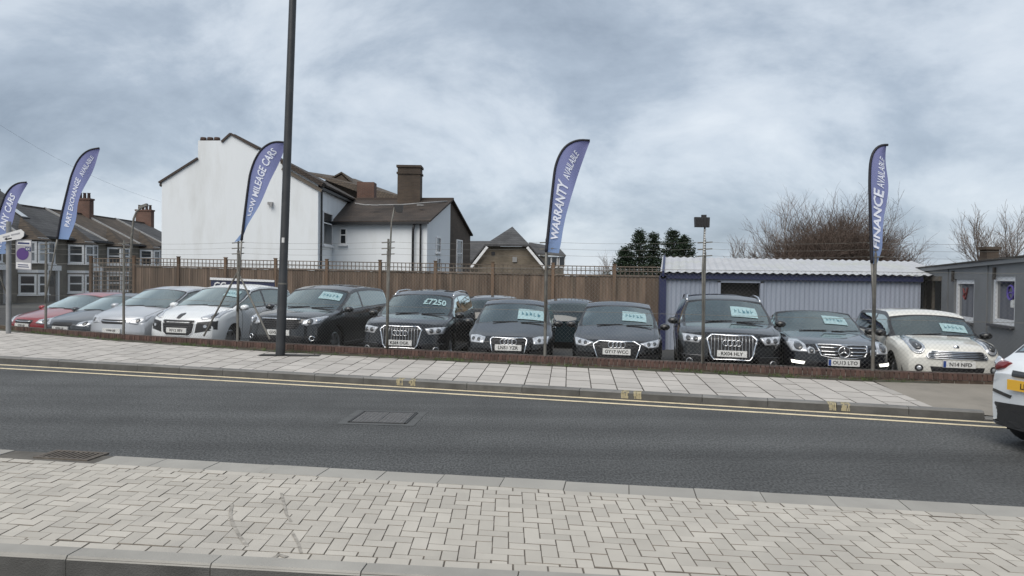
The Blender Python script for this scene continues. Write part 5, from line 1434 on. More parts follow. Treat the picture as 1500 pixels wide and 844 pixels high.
# windows in the end walls
de = Vector((rdg.x - ER.x, rdg.y - ER.y, 0)).normalized(); ne = Vector((de.y, -de.x, 0))
m_ = ER + de * (Vector((rdg.x - ER.x, rdg.y - ER.y, 0)).length * .45)
t_ = P(641, 346, m_.y); u_ = P(641, 382, m_.y)
win(wh, (m_.x, m_.y, t_.z - .45), de, None, ne, .75, .8, fr=.06); win(wh, (m_.x, m_.y, t_.z - 1.75), de, None, ne, .75, 1.3, fr=.06)
df = Vector((far_.x - rdg.x, far_.y - rdg.y, 0)); lf = df.length; df.normalize(); nf = Vector((df.y, -df.x, 0)); m_ = Vector((rdg.x, rdg.y, 0)) + df * lf * .42; t_ = P(671, 354, m_.y)
win(wh, (m_.x, m_.y, t_.z - .85), df, None, nf, 1.1, 1.9, split=.6)
def stack(parent, c, w_, d_, z0, z1, m, bands=True, pots=0, name='chimney'):
    mb = MB(); mb.box((c[0], c[1], (z0 + z1) / 2), (w_, d_, z1 - z0))
    if bands: mb.box((c[0], c[1], z1 - .42), (w_ + .10, d_ + .10, .10)); mb.box((c[0], c[1], z1 - .06), (w_ + .12, d_ + .12, .121))
    o = mb.build(name, m, parent)
    for k in range(pots):
        x = c[0] - w_ / 2 + w_ * (k + .5) / pots; mb = MB(); mb.lathe([(.13, z1), (.11, z1 + .35), (.13, z1 + .38), (.09, z1 + .38), (.08, z1)], 10, 'Z', (x, c[1], 0)); q = mb.build('chimney_pot', M_POTS, o, smooth=True); q.parent = o
        if parent.get('_w'): pass
    return o
c0, c1, tz = P(582.5, 270, 40), P(618, 270, 40), P(600, 243.5, 40).z
stack(wh, ((c0.x + c1.x) / 2, 40.1), c1.x - c0.x - .1, 1.0, 4.8, tz, M_DBRICK)
c0, c1, tz = P(524, 270, 47), P(551, 270, 47), P(537, 268, 47).z
stack(wh, ((c0.x + c1.x) / 2, 47.0), c1.x - c0.x - .1, .9, 4.0, tz, M_RBRICK, bands=False)
# roofs of the neighbour behind
nb = thing('brown_roofed_house', 'brown tiled gabled house peeping over the white house roof', 'house', (-11, 50, -.2), world=True)
YN = 52.0; pk = P(500, 254, YN); le = P(462, 275, YN); ri = P(532, 284, YN)
mb = MB(); mb.add([Vector((le.x, YN + .05, -.3)), Vector((ri.x, YN + .05, -.3)), ri + Vector((0, .05, -.1)), pk + Vector((0, .05, -.1)), le + Vector((0, .05, -.1))], [(0, 1, 2, 3, 4)]); mb.build('wall', M_DBRICK, nb)
mb = MB()
for e_ in (le, ri):
    sl = [pk, e_, e_ + Vector((0, 7, 0)), pk + Vector((0, 7, 0))]; mb.add(sl + [p + Vector((0, 0, .12)) for p in sl], [(0, 1, 2, 3), (4, 7, 6, 5), (0, 4, 5, 1), (1, 5, 6, 2), (2, 6, 7, 3), (3, 7, 4, 0)])
mb.build('roof', M_TILE2, nb)
mb = MB(); quad(mb, P(440, 250, YN - 1), P(548, 290, YN - 1.5), P(600, 291, YN - 1.5), P(520, 262, YN + 4)); mb.build('lower_roof', M_TILE2, nb)

# ---- brick house with hipped gable in the middle distance
bh = thing('brick_house', 'yellow brown brick bungalow with half hipped slate roof and white barge boards', 'house', (0, 60, -.2), world=True)
YB = 58.0
w0, w1 = P(690, 388, YB), P(799, 390, YB); h0, h1 = P(714, 361, YB), P(772, 361.5, YB); tp = P(750.5, 334.5, YB + 3.2)
mb = MB(); mb.add([Vector((w0.x, YB, -.3)), Vector((w1.x, YB, -.3)), Vector((w1.x, YB, w1.z - .05)), h1, h0, Vector((w0.x, YB, w0.z - .05))], [(0, 1, 2, 3, 4, 5)]); mb.build('gable_wall', M_STOCK, bh)
mb = MB(); RB = YB + 13
def slab_(mb, pts, t=.14): mb.add(list(pts) + [p + Vector((0, 0, t)) for p in pts], [tuple(range(len(pts)))[::-1], tuple(range(len(pts), 2 * len(pts)))] + [(i, (i + 1) % len(pts), len(pts) + (i + 1) % len(pts), len(pts) + i) for i in range(len(pts))])
fr_ = Vector((0, -.35, 0)); tpb = Vector((tp.x, RB, tp.z))
slab_(mb, [h0 + fr_ + Vector((-.2, 0, 0)), h1 + fr_ + Vector((.2, 0, 0)), tp])
slab_(mb, [w1 + fr_ + Vector((.3, 0, -.3)), Vector((w1.x + .3, RB, w1.z - .3)), tpb, tp, h1 + fr_ + Vector((.2, 0, 0))])
slab_(mb, [h0 + fr_ + Vector((-.2, 0, 0)), tp, tpb, Vector((w0.x - .3, RB, w0.z - .3)), w0 + fr_ + Vector((-.3, 0, -.3))])
mb.build('roof', M_SLATE, bh)
for pa, pb in ((h0, w0), (h1, w1)):
    mb = MB(); mb.bar(pa + Vector((0, -.42, -.05)), pb + Vector((0, -.42, -.25)), .08, .20); mb.build('barge_board', M_FRAME, bh)
mb = MB(); mb.box((w1.x / 2 + w0.x / 2 - 1.2, YB - .04, h0.z - .55), (.28, .06, .28)); mb.build('flue', M_PIPE, bh)
mb = MB(); mb.box((w1.x / 2 + w0.x / 2 + .5, YB - .05, h0.z - 1.0), (.35, .08, .4)); mb.build('vent_box', M_LEAD, bh)
mb = MB(); mb.box((w1.x - .02, YB + 6.5, (w1.z - .6) / 2), (.1, 12.8, w1.z)); mb.build('side_wall', M_STOCK, bh)
# its lower wing to the right
e0, e1 = P(799, 373, YB + 5), P(829, 376, YB + 5); rr0, rr1 = P(775, 357, YB + 8), P(797, 357.5, YB + 8)
mb = MB(); slab_(mb, [P(770, 372, YB + 5), e1, P(818, 364, YB + 8), P(775, 357, YB + 8)], .12); mb.build('wing_roof', M_SLATE, bh)
mb = MB(); q0, q1 = P(776, 374, YB + 5.3), P(825, 377, YB + 5.3); quad(mb, Vector((q0.x, q0.y, -.3)), Vector((q1.x, q1.y, -.3)), q1, q0); mb.build('wing_wall', M_TBRICK, bh)
for x in (803, 812, 823):
    c_ = P(x, 384, YB + 5.28); win(bh, c_, (1, 0, 0), None, (0, -1, 0), .55, .95, sash=False, fr=.07, sill=False)
# grey roof between
gr_ = thing('grey_roofed_house', 'low grey roofed house between the white house and brick bungalow', 'house', (-4, 72, -.2), world=True)
mb = MB(); slab_(mb, [P(684, 384, 72), P(712, 384, 72), P(722, 356, 76), P(684, 356, 76)], .2); mb.build('roof', M_SLATE, gr_)
q0, q1 = P(684, 383, 72.4), P(712, 383, 72.4); mb = MB(); mb.box(((q0.x + q1.x) / 2, 74, (q0.z - .3) / 2), (q1.x - q0.x - .2, 3, q0.z + .3)); mb.build('wall', M_TBRICK, gr_)

# ---- terrace of houses on the left, facing the side street
def terrace_house(label, Y0, w_, X0=-31.2, tile=None, sky=False, stackm=True, bay_m=None, zoff=0.0, RI=6.85, EA=4.55):
    """local frame: facade on y=0 looking to -y, x along the street; turned to look along +X"""
    r0 = thing('terraced_house', label, 'house', (X0, Y0, -.45 + zoff), R(90), 'terraced houses in the side street')
    D_ = 9.0
    mb = MB(); mb.box((w_ / 2, D_ / 2, EA / 2), (w_, D_, EA)); mb.add([(0, 0, EA), (0, D_, EA), (0, D_ / 2, RI), (w_, 0, EA), (w_, D_, EA), (w_, D_ / 2, RI)], [(0, 1, 2), (3, 5, 4)]); mb.build('wall', M_TBRICK, r0)
    mb = MB(); t = tile or M_TILE2
    for sy, ey in ((-.3, D_ / 2), (D_ + .3, D_ / 2)):
        z0 = EA - .12; pts = [Vector((-.04, sy, z0)), Vector((w_ + .04, sy, z0)), Vector((w_ + .04, ey, RI)), Vector((-.04, ey, RI))]; slab_(mb, pts, .10)
    rf = mb.build('roof', t, r0)
    mb = MB(); mb.bar((0, D_ / 2, RI + .1), (w_, D_ / 2, RI + .1), .25, .12); q = mb.build('ridge_tiles', M_BARGE, rf); q.parent = rf
    for xx in (0,):
        mb = MB(); mb.bar((xx, -.3, EA - .02), (xx, D_ / 2, RI + .14), .22, .16); mb.build('party_parapet', M_LEAD, r0)
    mb = MB(); mb.bar((0, -.36, EA - .12), (w_, -.36, EA - .12), .12, .10); mb.build('gutter', M_PIPE, r0)
    # two storey bay
    bx0, bx1, bd = .45, 2.75, .85; by = -bd
    plan = [(bx0, 0), (bx0 + .6, by), (bx1 - .6, by), (bx1, 0)]
    mb = MB(); n = 4
    vs = [(x, y, z) for z in (0, EA - .35) for x, y in plan]; mb.add(vs, [(i, i + 1, n + i + 1, n + i) for i in range(3)] + [(4, 5, 6, 7)]); bay = mb.build('bay', bay_m or M_TBRICK, r0)
    mb = MB(); c = Vector(((bx0 + bx1) / 2, .6, EA + 1.15)); e_ = [Vector((bx0 - .2, 0, EA - .36)), Vector((bx0 + .5, by - .2, EA - .36)), Vector((bx1 - .5, by - .2, EA - .36)), Vector((bx1 + .2, 0, EA - .36))]
    mb.add(e_ + [c], [(0, 1, 4), (1, 2, 4), (2, 3, 4), (3, 2, 1, 0)]); q = mb.build('bay_roof', M_TILE2, bay); q.parent = bay
    for z0, z1 in ((.70, 2.0), (2.75, 4.10)):
        for (xa, ya), (xb, yb) in zip(plan[:-1], plan[1:]):
            m_ = Vector(((xa + xb) / 2, (ya + yb) / 2, (z0 + z1) / 2)); u_ = Vector((xb - xa, yb - ya, 0)); ln = u_.length; nn = Vector((u_.y, -u_.x, 0))
            if nn.y > 0: nn = -nn
            win(r0, m_, u_, None, nn, ln - .06, z1 - z0, fr=.13, depth=.08, glass_m=G_NET if (z0 > 2 and Y0 < 50) else None)
    for z in (2.1, 4.18):
        mb = MB(); vs = [(x, y - .05 if y < 0 else y, zz) for zz in (z, z + .18) for x, y in plan]; mb.add(vs, [(i, i + 1, n + i + 1, n + i) for i in range(3)] + [(4, 5, 6, 7)]); mb.build('bay_cornice', M_FRAME, r0)
    win(r0, (3.75, -.002, 3.45), (1, 0, 0), None, (0, -1, 0), .9, 1.5, fr=.11)
    mb = MB(); mb.box((3.75, -.02, 1.05), (.95, .08, 2.1)); dr2 = mb.build('door', mat('front_door', (.10, .09, .08), .5), r0)
    mb = MB(); mb.box((3.75, -.07, 1.55), (.55, .03, .7)); q = mb.build('door_pane', G_WIN, dr2); q.parent = dr2
    mb = MB()
    for sx in (3.15, 4.35): mb.box((sx, -.1, 1.15), (.18, .22, 2.3))
    mb.box((3.75, -.14, 2.42), (1.5, .32, .34)); mb.build('porch', M_FRAME, r0)
    if sky:
        for xx in (1.2, 3.4):
            sl_ = (RI - EA + .12) / (D_ / 2 + .3); y_ = 1.9; z_ = EA - .12 + (y_ + .3) * sl_ + .13; an = math.atan(sl_)
            Mt = Matrix.Rotation(an, 3, 'X'); mb = MB(); mb.box((xx, y_, z_), (.8, 1.15, .07), M=Mt); q = mb.build('roof_window', M_PIPE, rf); q.parent = rf
            mb = MB(); mb.box((xx, y_, z_ + .045), (.62, .95, .02), M=Mt); q2 = mb.build('roof_pane', mat('sky_pane', (.35, .38, .40), .08, coat=1), rf); q2.parent = rf
    if stackm:
        mb = MB(); mb.box((w_, D_ * .5, RI + .3), (.62, 1.5, 2.2)); mb.box((w_, D_ * .5, RI + 1.33), (.74, 1.62, .14)); st = mb.build('chimney', M_RBRICK, r0)
        for k in range(4):
            mb = MB(); mb.lathe([(.13, RI + 1.4), (.11, RI + 1.8), (.15, RI + 1.86), (.08, RI + 1.86)], 10, 'Z', (w_, D_ * .5 - .52 + k * .35, 0)); q = mb.build('chimney_pot', M_POTS, st, smooth=True); q.parent = st
    return r0
terrace_house('grey brick terraced house with two roof windows and white framed bay', 46.2, 5.2, tile=M_SLATE, sky=True, stackm=False, RI=7.7)
terrace_house('grey brick terraced house with plain slate roof next to the roof window house', 51.4, 5.0, tile=M_SLATE, stackm=False)
terrace_house('terraced house with red chimney and brown tiled roof behind the part exchange flag', 56.4, 5.0, tile=M_TILE2, stackm=True)
terrace_house('terraced house with plain brown tiled roof and no chimney', 61.4, 5.0, tile=M_TILE2, stackm=False)
terrace_house('terraced house with big red chimney and dark pots next to the white gable', 66.4, 5.4, tile=M_SLATE, stackm=True)
terrace_house('terraced house at the near end of the side street, mostly behind the flag', 41.0, 5.2, tile=M_SLATE, stackm=False, RI=7.7)
# street lamp in the side street
g = P(190, 385, 40.0)
sl_ = thing('street_lamp', 'slender grey street lamp with a swan neck in front of the terrace', 'street lamp', (g.x, 40, -.27), world=True)
mb = MB(); mb.tube([(g.x, 40, -.3), P(193, 345, 40), P(196, 320, 40), P(200, 310, 40), P(207, 304, 40)], [.09, .07, .06, .05, .05], 8); mb.build('column', M_GALV, sl_, smooth=True)
a_, b_ = P(205, 304, 40), P(216, 300, 40); mb = MB(); mb.bar(a_, b_, .22, .14); mb.build('lantern', M_GALV, sl_)
# telephone wires
for pa, pb in ((P(-20, 170, 30), P(236, 296, 34)),):
    mb = MB(); mb.tube([pa + (pb - pa) * t + Vector((0, 0, -.35 * 4 * t * (1 - t))) for t in np.linspace(0, 1, 12)], .003, 5); tag(mb.build('telephone_wire', M_PIPE), 'thin black telephone wire running to the eaves of the white house', 'wire')

# ================================================================== SHED AND OFFICE
M_CLAD = mat('pale_cladding', (.275, .31, .375), .6, var=.06, vscale=2.5, stain=(.30, .31, .38, .5), sscale=1.2, stretch=(1, 1, .4))
M_ROOFS = mat('fibre_cement', (.40, .41, .43), .8, var=.08, vscale=2, stain=(.36, .38, .30, .55), sscale=.7)
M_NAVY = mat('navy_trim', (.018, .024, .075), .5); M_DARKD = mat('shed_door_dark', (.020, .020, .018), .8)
YS = 20.2
shed = thing('corrugated_shed', 'pale lilac corrugated shed with ribbed grey roof and navy trim', 'shed', (7.5, YS, -.1), world=True)
s0, s1 = P(973, 404, YS), P(1349, 409, YS); rA, rB = P(985, 376.5, YS + 2.9), P(1374, 383.5, YS + 2.9)
ez = lambda x: s0.z + (s1.z - s0.z) * (x - s0.x) / (s1.x - s0.x)
# doorway reading
dA, dB = P(1055, 414, YS), P(1113, 414, YS)
def corrug(mb, x0, x1, z0f, z1f, y, amp=.018, pit=.13):
    n = max(2, int((x1 - x0) / pit * 6)); xs = np.linspace(x0, x1, n + 1)
    prof = lambda x: y - (amp if (x / pit) % 1 < .42 else (amp * (1 - ((x / pit) % 1 - .42) / .12) if (x / pit) % 1 < .54 else (0 if (x / pit) % 1 < .88 else amp * ((x / pit) % 1 - .88) / .12)))
    vs = [(x, prof(x), z0f(x)) for x in xs] + [(x, prof(x), z1f(x)) for x in xs]; mb.add(vs, [(i, i + 1, n + 2 + i, n + 1 + i) for i in range(n)])
mb = MB(); corrug(mb, s0.x, dA.x, lambda x: -.12, ez, YS); mb.build('cladding', M_CLAD, shed, fix=False)
mb = MB(); corrug(mb, dB.x, s1.x, lambda x: -.12, ez, YS); mb.build('cladding', M_CLAD, shed, fix=False)
mb = MB(); corrug(mb, dA.x, dB.x, lambda x: dA.z, ez, YS); mb.build('cladding', M_CLAD, shed, fix=False)
SK = s0.x / YS * 1.06
mb = MB(); quad(mb, (s0.x, YS, -.12), (s0.x + SK * 5.6, YS + 5.6, -.12), (s0.x + SK * 5.6, YS + 5.6, s0.z), (s0.x + SK * 2.9, YS + 2.9, rA.z - .05), (s0.x, YS, s0.z)); mb.build('end_wall', M_CLAD, shed)
mb = MB(); quad(mb, (s0.x + SK * 5.6, YS + 5.6, -.12), (s1.x + SK * 5.6, YS + 5.6, -.12), (s1.x + SK * 5.6, YS + 5.6, s1.z), (s0.x + SK * 5.6, YS + 5.6, s0.z)); mb.build('back_wall', M_CLAD, shed)
mb = MB(); mb.box(((dA.x + dB.x) / 2, YS + .28, dA.z / 2), (dB.x - dA.x + .1, .04, dA.z + .3)); mb.build('door', M_DARKD, shed)
mb = MB()
for x in (dA.x - .04, dB.x + .04): mb.box((x, YS - .01, dA.z / 2), (.08, .10, dA.z + .1))
mb.box(((dA.x + dB.x) / 2, YS - .01, dA.z + .045), (dB.x - dA.x + .16, .10, .09)); mb.build('door_frame', M_CLAD, shed)
mb = MB(); mb.box((s0.x - .05, YS - .04, s0.z / 2 - .06), (.17, .17, s0.z + .12)); mb.build('corner_post', M_NAVY, shed)
mb = MB(); mb.bar((s0.x - .12, YS - .10, s0.z + .0), (s1.x, YS - .10, s1.z + .0), .05, .15); mb.build('fascia', M_NAVY, shed)
# corrugated roof, front and back slopes
def rslope(name, y0, z0a, z0b, y1, z1a, z1b, xa, xb, m):
    mb = MB(); pit = .215; n = int((xb - xa) / pit * 8); xs = np.linspace(xa, xb, n + 1); vs = []
    for (y, za, zb2) in ((y0, z0a, z0b), (y1, z1a, z1b)):
        for x in xs: t = (x - xa) / (xb - xa); vs.append((x + SK * (y - YS), y, za + (zb2 - za) * t + .017 * math.cos(2 * math.pi * x / pit)))
    mb.add(vs, [(i, i + 1, n + 2 + i, n + 1 + i) for i in range(n)]); return mb.build(name, m, shed, smooth=True, fix=False)
rslope('roof', YS - .22, s0.z + .10, s1.z + .10, YS + 2.9, rA.z, rB.z, s0.x - .1, s1.x + .75, M_ROOFS)
rslope('roof', YS + 2.9, rA.z - .002, rB.z - .002, YS + 5.9, s0.z, s1.z, s0.x - .1, s1.x + .75, M_ROOFS)
mb = MB(); mb.bar((s0.x - .08, YS - .25, s0.z + .05), (s0.x - .08 + SK * 3.1, YS + 2.9, rA.z - .04), .06, .16); mb.build('verge_trim', M_NAVY, shed)

M_OFFW = mat('office_grey', (.18, .188, .195), .7, var=.08, vscale=1.5, stain=(.12, .12, .12, .5), sscale=1.0)
M_FELT = mat('roof_felt', (.05, .045, .04), .9, var=.2, vscale=4); M_BRNT = mat('brown_board', (.13, .115, .095), .8, var=.2, vscale=4)
off = thing('site_office', 'single storey grey panelled office with two white framed windows', 'building', (11.3, 18, -.1), world=True)
def wx(z_): return 10.5 + (z_ - 15.8) * .227
Yf, Yn = 21.3, 9.5
dw = Vector((wx(Yf) - wx(Yn), Yf - Yn, 0)).normalized(); nw = Vector((-dw.y, dw.x, 0))
def ow(y, z, o=0.0): return Vector((wx(y), y, z)) + nw * o
tf_ = P(1348, 393.5, Yf).z; tn_ = P(1500, 377, 14.8).z; topz = lambda y: tf_ + (tn_ - tf_) * (Yf - y) / (Yf - 14.8)
def yat(px): k = (px - 750) / FPX; return (10.5 - 15.8 * .227) / (k - .227)
# openings: two windows and the doorway
W1 = (yat(1427), yat(1398), P(1412, 471, 18).z, P(1412, 409, 18).z); W2 = (yat(1487), yat(1452), P(1470, 476, 15.8).z, P(1470, 404, 15.8).z); DR = (yat(1379), yat(1352), -.12, P(1365, 411, 20.2).z)
mb = MB(); cuts = sorted([W1, W2, DR], key=lambda q: q[0]); y = Yn
def panel(y0, y1, z0, z1=None):
    a = [ow(y0, z0), ow(y1, z0), ow(y1, topz(y1) if z1 is None else z1), ow(y0, topz(y0) if z1 is None else z1)]; quad(mb, *a)
for (a, b, c, d_) in cuts:
    panel(y, a, -.12); panel(a, b, d_);
    if c > 0: panel(a, b, -.12, c)
    for yy in (a, b): quad(mb, ow(yy, c), ow(yy, c, -.26), ow(yy, d_, -.26), ow(yy, d_))
    quad(mb, ow(a, d_), ow(b, d_), ow(b, d_, -.26), ow(a, d_, -.26)); quad(mb, ow(a, c), ow(b, c), ow(b, c, -.26), ow(a, c, -.26))
    y = b
panel(y, Yf, -.12); mb.build('wall', M_OFFW, off)
mb = MB(); quad(mb, ow(Yf, -.12), Vector((20, Yf + 1, -.12)), Vector((20, Yf + 1, tf_)), ow(Yf, tf_)); mb.build('back_wall', M_OFFW, off)
mb = MB(); sl2 = [ow(Yn, topz(Yn) + .0, .10), ow(Yf + .1, topz(Yf) + .0, .10), Vector((20, Yf + 1, tf_ + .25)), Vector((20, Yn - 2, topz(Yn) + .25))]; slab_(mb, sl2, .035); mb.build('roof', M_FELT, off)
mb = MB(); mb.bar(ow(Yn, topz(Yn) - .05, .05), ow(Yf + .05, tf_ - .05, .05), .05, .09); mb.build('fascia', M_OFFW, off)
for px in (1397, 1458): yy = yat(px); mb = MB(); mb.bar(ow(yy, topz(yy) - .15, .03), ow(yy, topz(yy) - .42, .03), .05, .05); mb.build('bracket', M_FELT, off)
for yy in np.arange(10.5, Yf - .3, 1.22):
    if any(a - .15 < yy < b + .15 for a, b, c, d_ in cuts): continue
    mb = MB(); mb.bar(ow(yy, -.1, .008), ow(yy, topz(yy) - .1, .008), .04, .016); mb.build('panel_batten', M_OFFW, off)
for k, (a, b, c, d_) in enumerate((W1, W2)):
    yc = (a + b) / 2; o = ow(yc, (c + d_) / 2, -.11)
    f_ = win(off, o, -dw, None, nw, (b - a), d_ - c, sash=False, fr=.115, sill=False, depth=.07, glass_m=mat('office_glass', (.020, .021, .026), .08, coat=1.0))
    mb = MB(); mb.bar(ow(a - .02, c - .03, .03), ow(b + .02, c - .03, .03), .10, .05); mb.build('sill', mat('sill_dark', (.06, .06, .065), .6), off)
    if k == 1:
        cc_ = ow(a + (b - a) * .34, c + (d_ - c) * .66, -.075); mb = MB()
        mb.tube([cc_ + dw * .15 * math.cos(t) + Vector((0, 0, .15 * math.sin(t))) for t in np.linspace(0, 2 * math.pi, 25)], .022, 5, cap=False); mb.build('round_sticker', mat('sticker_purple', (.10, .07, .33), .6), off, smooth=True)
        mb = MB(); mb.tube([cc_ + dw * (-.08 + .04 * i) + Vector((0, 0, .03 * (i % 2) - .02)) for i in range(5)], .014, 5); mb.build('sticker_mark', MATS['sticker_purple'], off)
        c2 = ow(a + (b - a) * .26, c + (d_ - c) * .44, -.075); mb = MB(); mb.bar(c2 + dw * .07, c2 - dw * .07, .012, .16); mb.build('notice', M_PLW, off)
    else:
        c2 = ow(a + (b - a) * .62, c + (d_ - c) * .62, -.075); mb = MB()
        mb.tube([c2 + dw * x + Vector((0, 0, z)) for x, z in ((.12, .16), (.04, .05), (.10, -.02), (.0, -.10), (-.08, .04), (-.14, .18))], .018, 5); mb.build('leaf_sticker', mat('sticker_red', (.22, .05, .05), .6), off)
a, b, c, d_ = DR
mb = MB()
for yy in (a + .03, b - .03, a + (b - a) * .52): mb.bar(ow(yy, -.1, -.05), ow(yy, d_, -.05), .06, .06)
mb.bar(ow(a, d_ + .05, .02), ow(b, d_ + .05, .02), .10, .12); mb.build('door_frame', M_BRNT, off)
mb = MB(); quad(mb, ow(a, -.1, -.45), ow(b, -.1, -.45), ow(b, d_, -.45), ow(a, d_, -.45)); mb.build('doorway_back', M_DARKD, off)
mb = MB(); quad(mb, ow(a + (b - a) * .55, -.1, -.08), ow(b - .06, -.1, -.08), ow(b - .06, d_ - .05, -.08), ow(a + (b - a) * .55, d_ - .05, -.08)); mb.build('door_leaf', mat('door_brown', (.07, .06, .05), .5), off)
# small chimney of a house beyond
ch = thing('brick_chimney', 'brown brick chimney stack showing above the grey office roof', 'chimney', (25, 40, 0), world=True)
c_ = P(1449, 372, 38); mb = MB(); mb.box((c_.x, 38, c_.z - 1.2), (.62, .6, 3.0)); mb.build('shaft', M_DBRICK, ch)
tz = P(1449, 364, 38).z; mb = MB(); mb.box((c_.x, 38, tz), (.8, .78, .14)); mb.build('cap', M_DBRICK, ch); mb = MB(); mb.box((c_.x, 39, -.3 + (c_.z - 2) / 2), (5, 5, c_.z - 1.5)); mb.build('wall', M_DBRICK, ch)
# advertising board behind the white car
ab = thing('sale_board', 'low white and blue sale board standing behind the white car', 'sign', (-9, 24.5, -.2), world=True)
q = [P(*c, 24.3) for c in ((309, 407), (402, 411), (402, 440), (309, 440))]; mb = MB(); mb.prism(q, (0, .05, 0)); mb.build('board', M_NAVY, ab)
q = [P(*c, 24.29) for c in ((308, 406.5), (402, 410.5), (402, 413.5), (308, 410))]; mb = MB(); mb.prism(q, (0, -.03, 0)); mb.build('top_edge', M_FRAME, ab)
c0 = P(322, 418, 24.27); mb = MB(); text_into(mb, 'CC', .22, lambda a, b: (c0.x + a, c0.y, c0.z + b)); mb.build('lettering', M_FRAME, ab, fix=False)
for x in (312, 398): c_ = P(x, 440, 24.35); mb = MB(); mb.bar((c_.x, 24.38, -.2), (c_.x, 24.38, c_.z), .06); mb.build('leg', M_GALV, ab)

# ================================================================== TREES
M_BARK = mat('bark', (.075, .058, .046), .9, var=.3, vscale=4); M_TWIG2 = mat('pale_twigs', (.15, .125, .11), .9, var=.2, vscale=2); M_TWIG = mat('twigs', (.085, .062, .050), .9, var=.2, vscale=2)
def bare_tree(label, base, h, spread, seed, lv=6, up=.55, group='bare winter trees', dens=3, stems=1, r0=.16, low=.25, limit=3200, twm=None):
    r = random.Random(seed); root = thing('bare_tree', label, 'tree', base, 0, group); tr, tw = MB(), MB(); cnt = [0]
    queue = []
    for s in range(stems):
        a = r.uniform(0, 6.28); o = Vector((math.cos(a), math.sin(a), 0)) * (0 if stems == 1 else r.uniform(.2, 1.5))
        queue.append((o, (Vector((0, 0, 1)) + o * .25).normalized(), h * .36, r0, 0))
    while queue and cnt[0] < limit:
        p, d, l, rad, lev = queue.pop(0); n = 3; pts = [p]; q = p.copy(); dd = d.copy()
        for i in range(n):
            dd = (dd + Vector((r.uniform(-1, 1), r.uniform(-1, 1), r.uniform(-.4, .7))) * (.14 + .035 * lev)).normalized(); q = q + dd * l / n; pts.append(q.copy())
        rad = max(rad, .0062)
        (tr if lev <= 1 else tw).tube(pts, [rad * (1 - .4 * i / n) for i in range(n + 1)], 6 if lev <= 1 else (4 if lev <= 2 else 3), cap=False); cnt[0] += 1
        if lev >= lv: continue
        for j in range(dens + (2 if lev == 0 else 0)):
            t = r.uniform(low if lev == 0 else .2, 1.0); i = min(n - 1, int(t * n)); sp = pts[i].lerp(pts[i + 1], t * n - i)
            a = r.uniform(0, 2 * math.pi); side = Vector((math.cos(a), math.sin(a), 0)); side = (side - dd * side.dot(dd)).normalized()
            queue.append((sp, (dd * up + side * r.uniform(.5, 1.0) * spread + Vector((0, 0, .25))).normalized(), l * r.uniform(.55, .80), rad * .52, lev + 1))
        queue.append((pts[-1], dd, l * .75, rad * .58, lev + 1))
    tr.build('trunk', M_BARK, root, smooth=True, fix=False); tw.build('crown', twm or M_TWIG, root, fix=False); return root
def base_at(px, Y): d = _ray(px, 400); return (d.x / d.y * Y, Y, -.27)
bare_tree('thin bare tree with open upright twigs standing beside the dense leafless thicket', base_at(1088, 48), 4.9, .75, 3, 6, .8, r0=.08, limit=1500, twm=M_TWIG2)
bare_tree('taller bare tree whose pale crown rises behind the leafless thicket', base_at(1143, 52), 8.6, .8, 5, 6, .8, r0=.10, limit=2600, twm=M_TWIG2)
for k, (px, hh, lab) in enumerate(((1158, 5.2, 'dense bushy leafless tree next to the taller pale bare tree'), (1178, 7.0, 'dense bushy leafless tree in the thicket behind the shed roof'), (1200, 7.6, 'dense bushy leafless tree in the thicket behind the shed roof'),
                       (1222, 7.5, 'dense bushy leafless tree in the thicket behind the shed roof'), (1244, 6.8, 'dense bushy leafless tree in the thicket behind the shed roof'), (1264, 5.4, 'dense bushy leafless tree behind the finance flag'))):
    bare_tree(lab, base_at(px, 43 + (k % 2) * 1.5), hh, 1.0, 20 + k, 5, .50, group='dense leafless trees behind the shed', dens=5, stems=6, r0=.055, low=.25, limit=8000)
bare_tree('bare tree with fan of upright branches behind the grey office roof', base_at(1440, 44), 6.4, .75, 41, 6, .85, r0=.10, limit=1500, low=.1, twm=M_TWIG2)
bare_tree('bare tree with wide branches at the far end of grey office roof', base_at(1486, 44), 6.6, .8, 44, 6, .8, r0=.10, limit=1500, low=.1, twm=M_TWIG2)
bare_tree('faint small bare tree beyond the timber fence near the conifers', base_at(893, 60), 4.4, .8, 61, 5, .8, r0=.06, limit=700, twm=M_TWIG2)
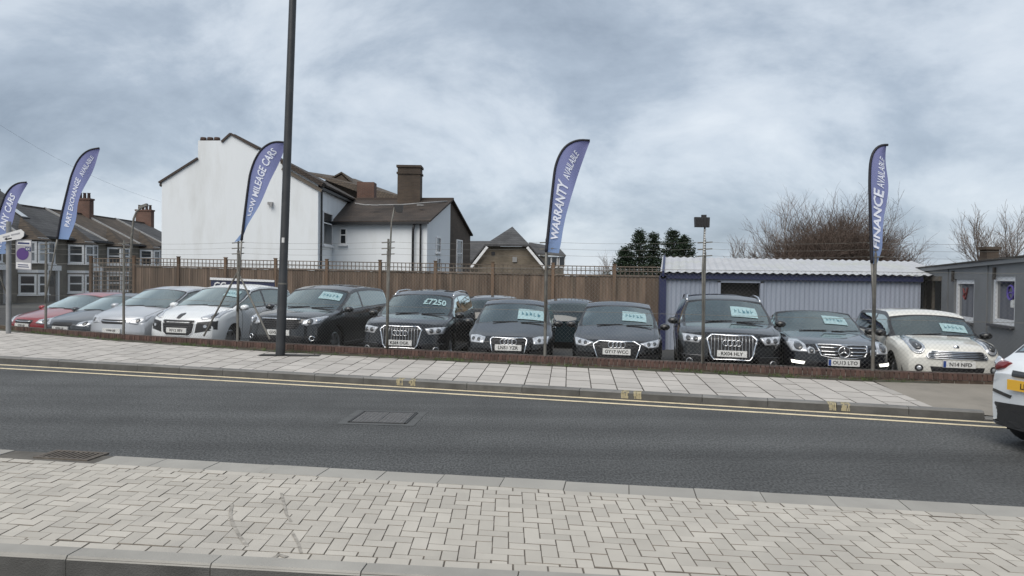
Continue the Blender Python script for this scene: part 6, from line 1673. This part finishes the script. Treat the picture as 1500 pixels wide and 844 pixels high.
M_CONF = mat('conifer_green', (.018, .034, .016), .85, var=.4, vscale=2, rand=.35)
def conifer(label, base, h, rad, seed):
    r = random.Random(seed); root = thing('conifer_tree', label, 'tree', base, 0, 'dark conifers beyond the fence'); tr, lf = MB(), MB()
    tr.tube([(0, 0, 0), (0, 0, h * .95)], [.16, .02], 7); nb = 120
    for k in range(nb):
        z = h * (.10 + .88 * (k / nb) ** .85); rr = rad * (1 - (z / h)) ** .75 * r.uniform(.55, 1.2) + .08; a = k * 2.4 + r.uniform(-.3, .3); dr3 = Vector((math.cos(a), math.sin(a), 0)); tip = Vector((0, 0, z)) + dr3 * rr + Vector((0, 0, rr * r.uniform(.05, .55)))
        tr.tube([(0, 0, z), tip], [.02, .006], 3, cap=False); m = int(30 + rr * 52)
        for j in range(m):
            t = r.uniform(.25, 1.03); c = Vector((0, 0, z)).lerp(tip, t) + Vector((r.gauss(0, .09), r.gauss(0, .09), r.gauss(0, .07))); d1 = (dr3 + Vector((r.uniform(-1, 1), r.uniform(-1, 1), r.uniform(-.3, .9)))).normalized(); s = r.uniform(.06, .14); d2 = d1.cross(Vector((r.uniform(-1, 1), r.uniform(-1, 1), r.uniform(-1, 1)))).normalized()
            lf.add([c - d2 * s * .25, c + d1 * s, c + d2 * s * .25, c - d1 * s * .4], [(0, 1, 2, 3)])
    tr.build('trunk', M_BARK, root, fix=False); lf.build('crown', M_CONF, root, fix=False); return root
def hz(px, py, Y): return P(px, py, Y).z + .27
conifer('dark conifer with a single sharp top and ragged left branches', base_at(936, 44), hz(936, 336, 44), 1.5, 1)
conifer('slim dark conifer squeezed between two broader conifers', base_at(957, 45), hz(956, 340, 45), 1.1, 2)
conifer('broad dark bushy conifer beside the shed roof', base_at(985, 44), hz(982, 336, 44), 1.9, 3)
conifer('small dark conifer with upswept branches touching shed roof end', base_at(1001, 43), hz(1000, 345, 43), 1.6, 4)
conifer('low dark conifer behind the timber fence', base_at(915, 44), hz(915, 362, 44), 1.5, 5)
for o in list(bpy.data.objects):
    if '_w' in o: del o['_w']
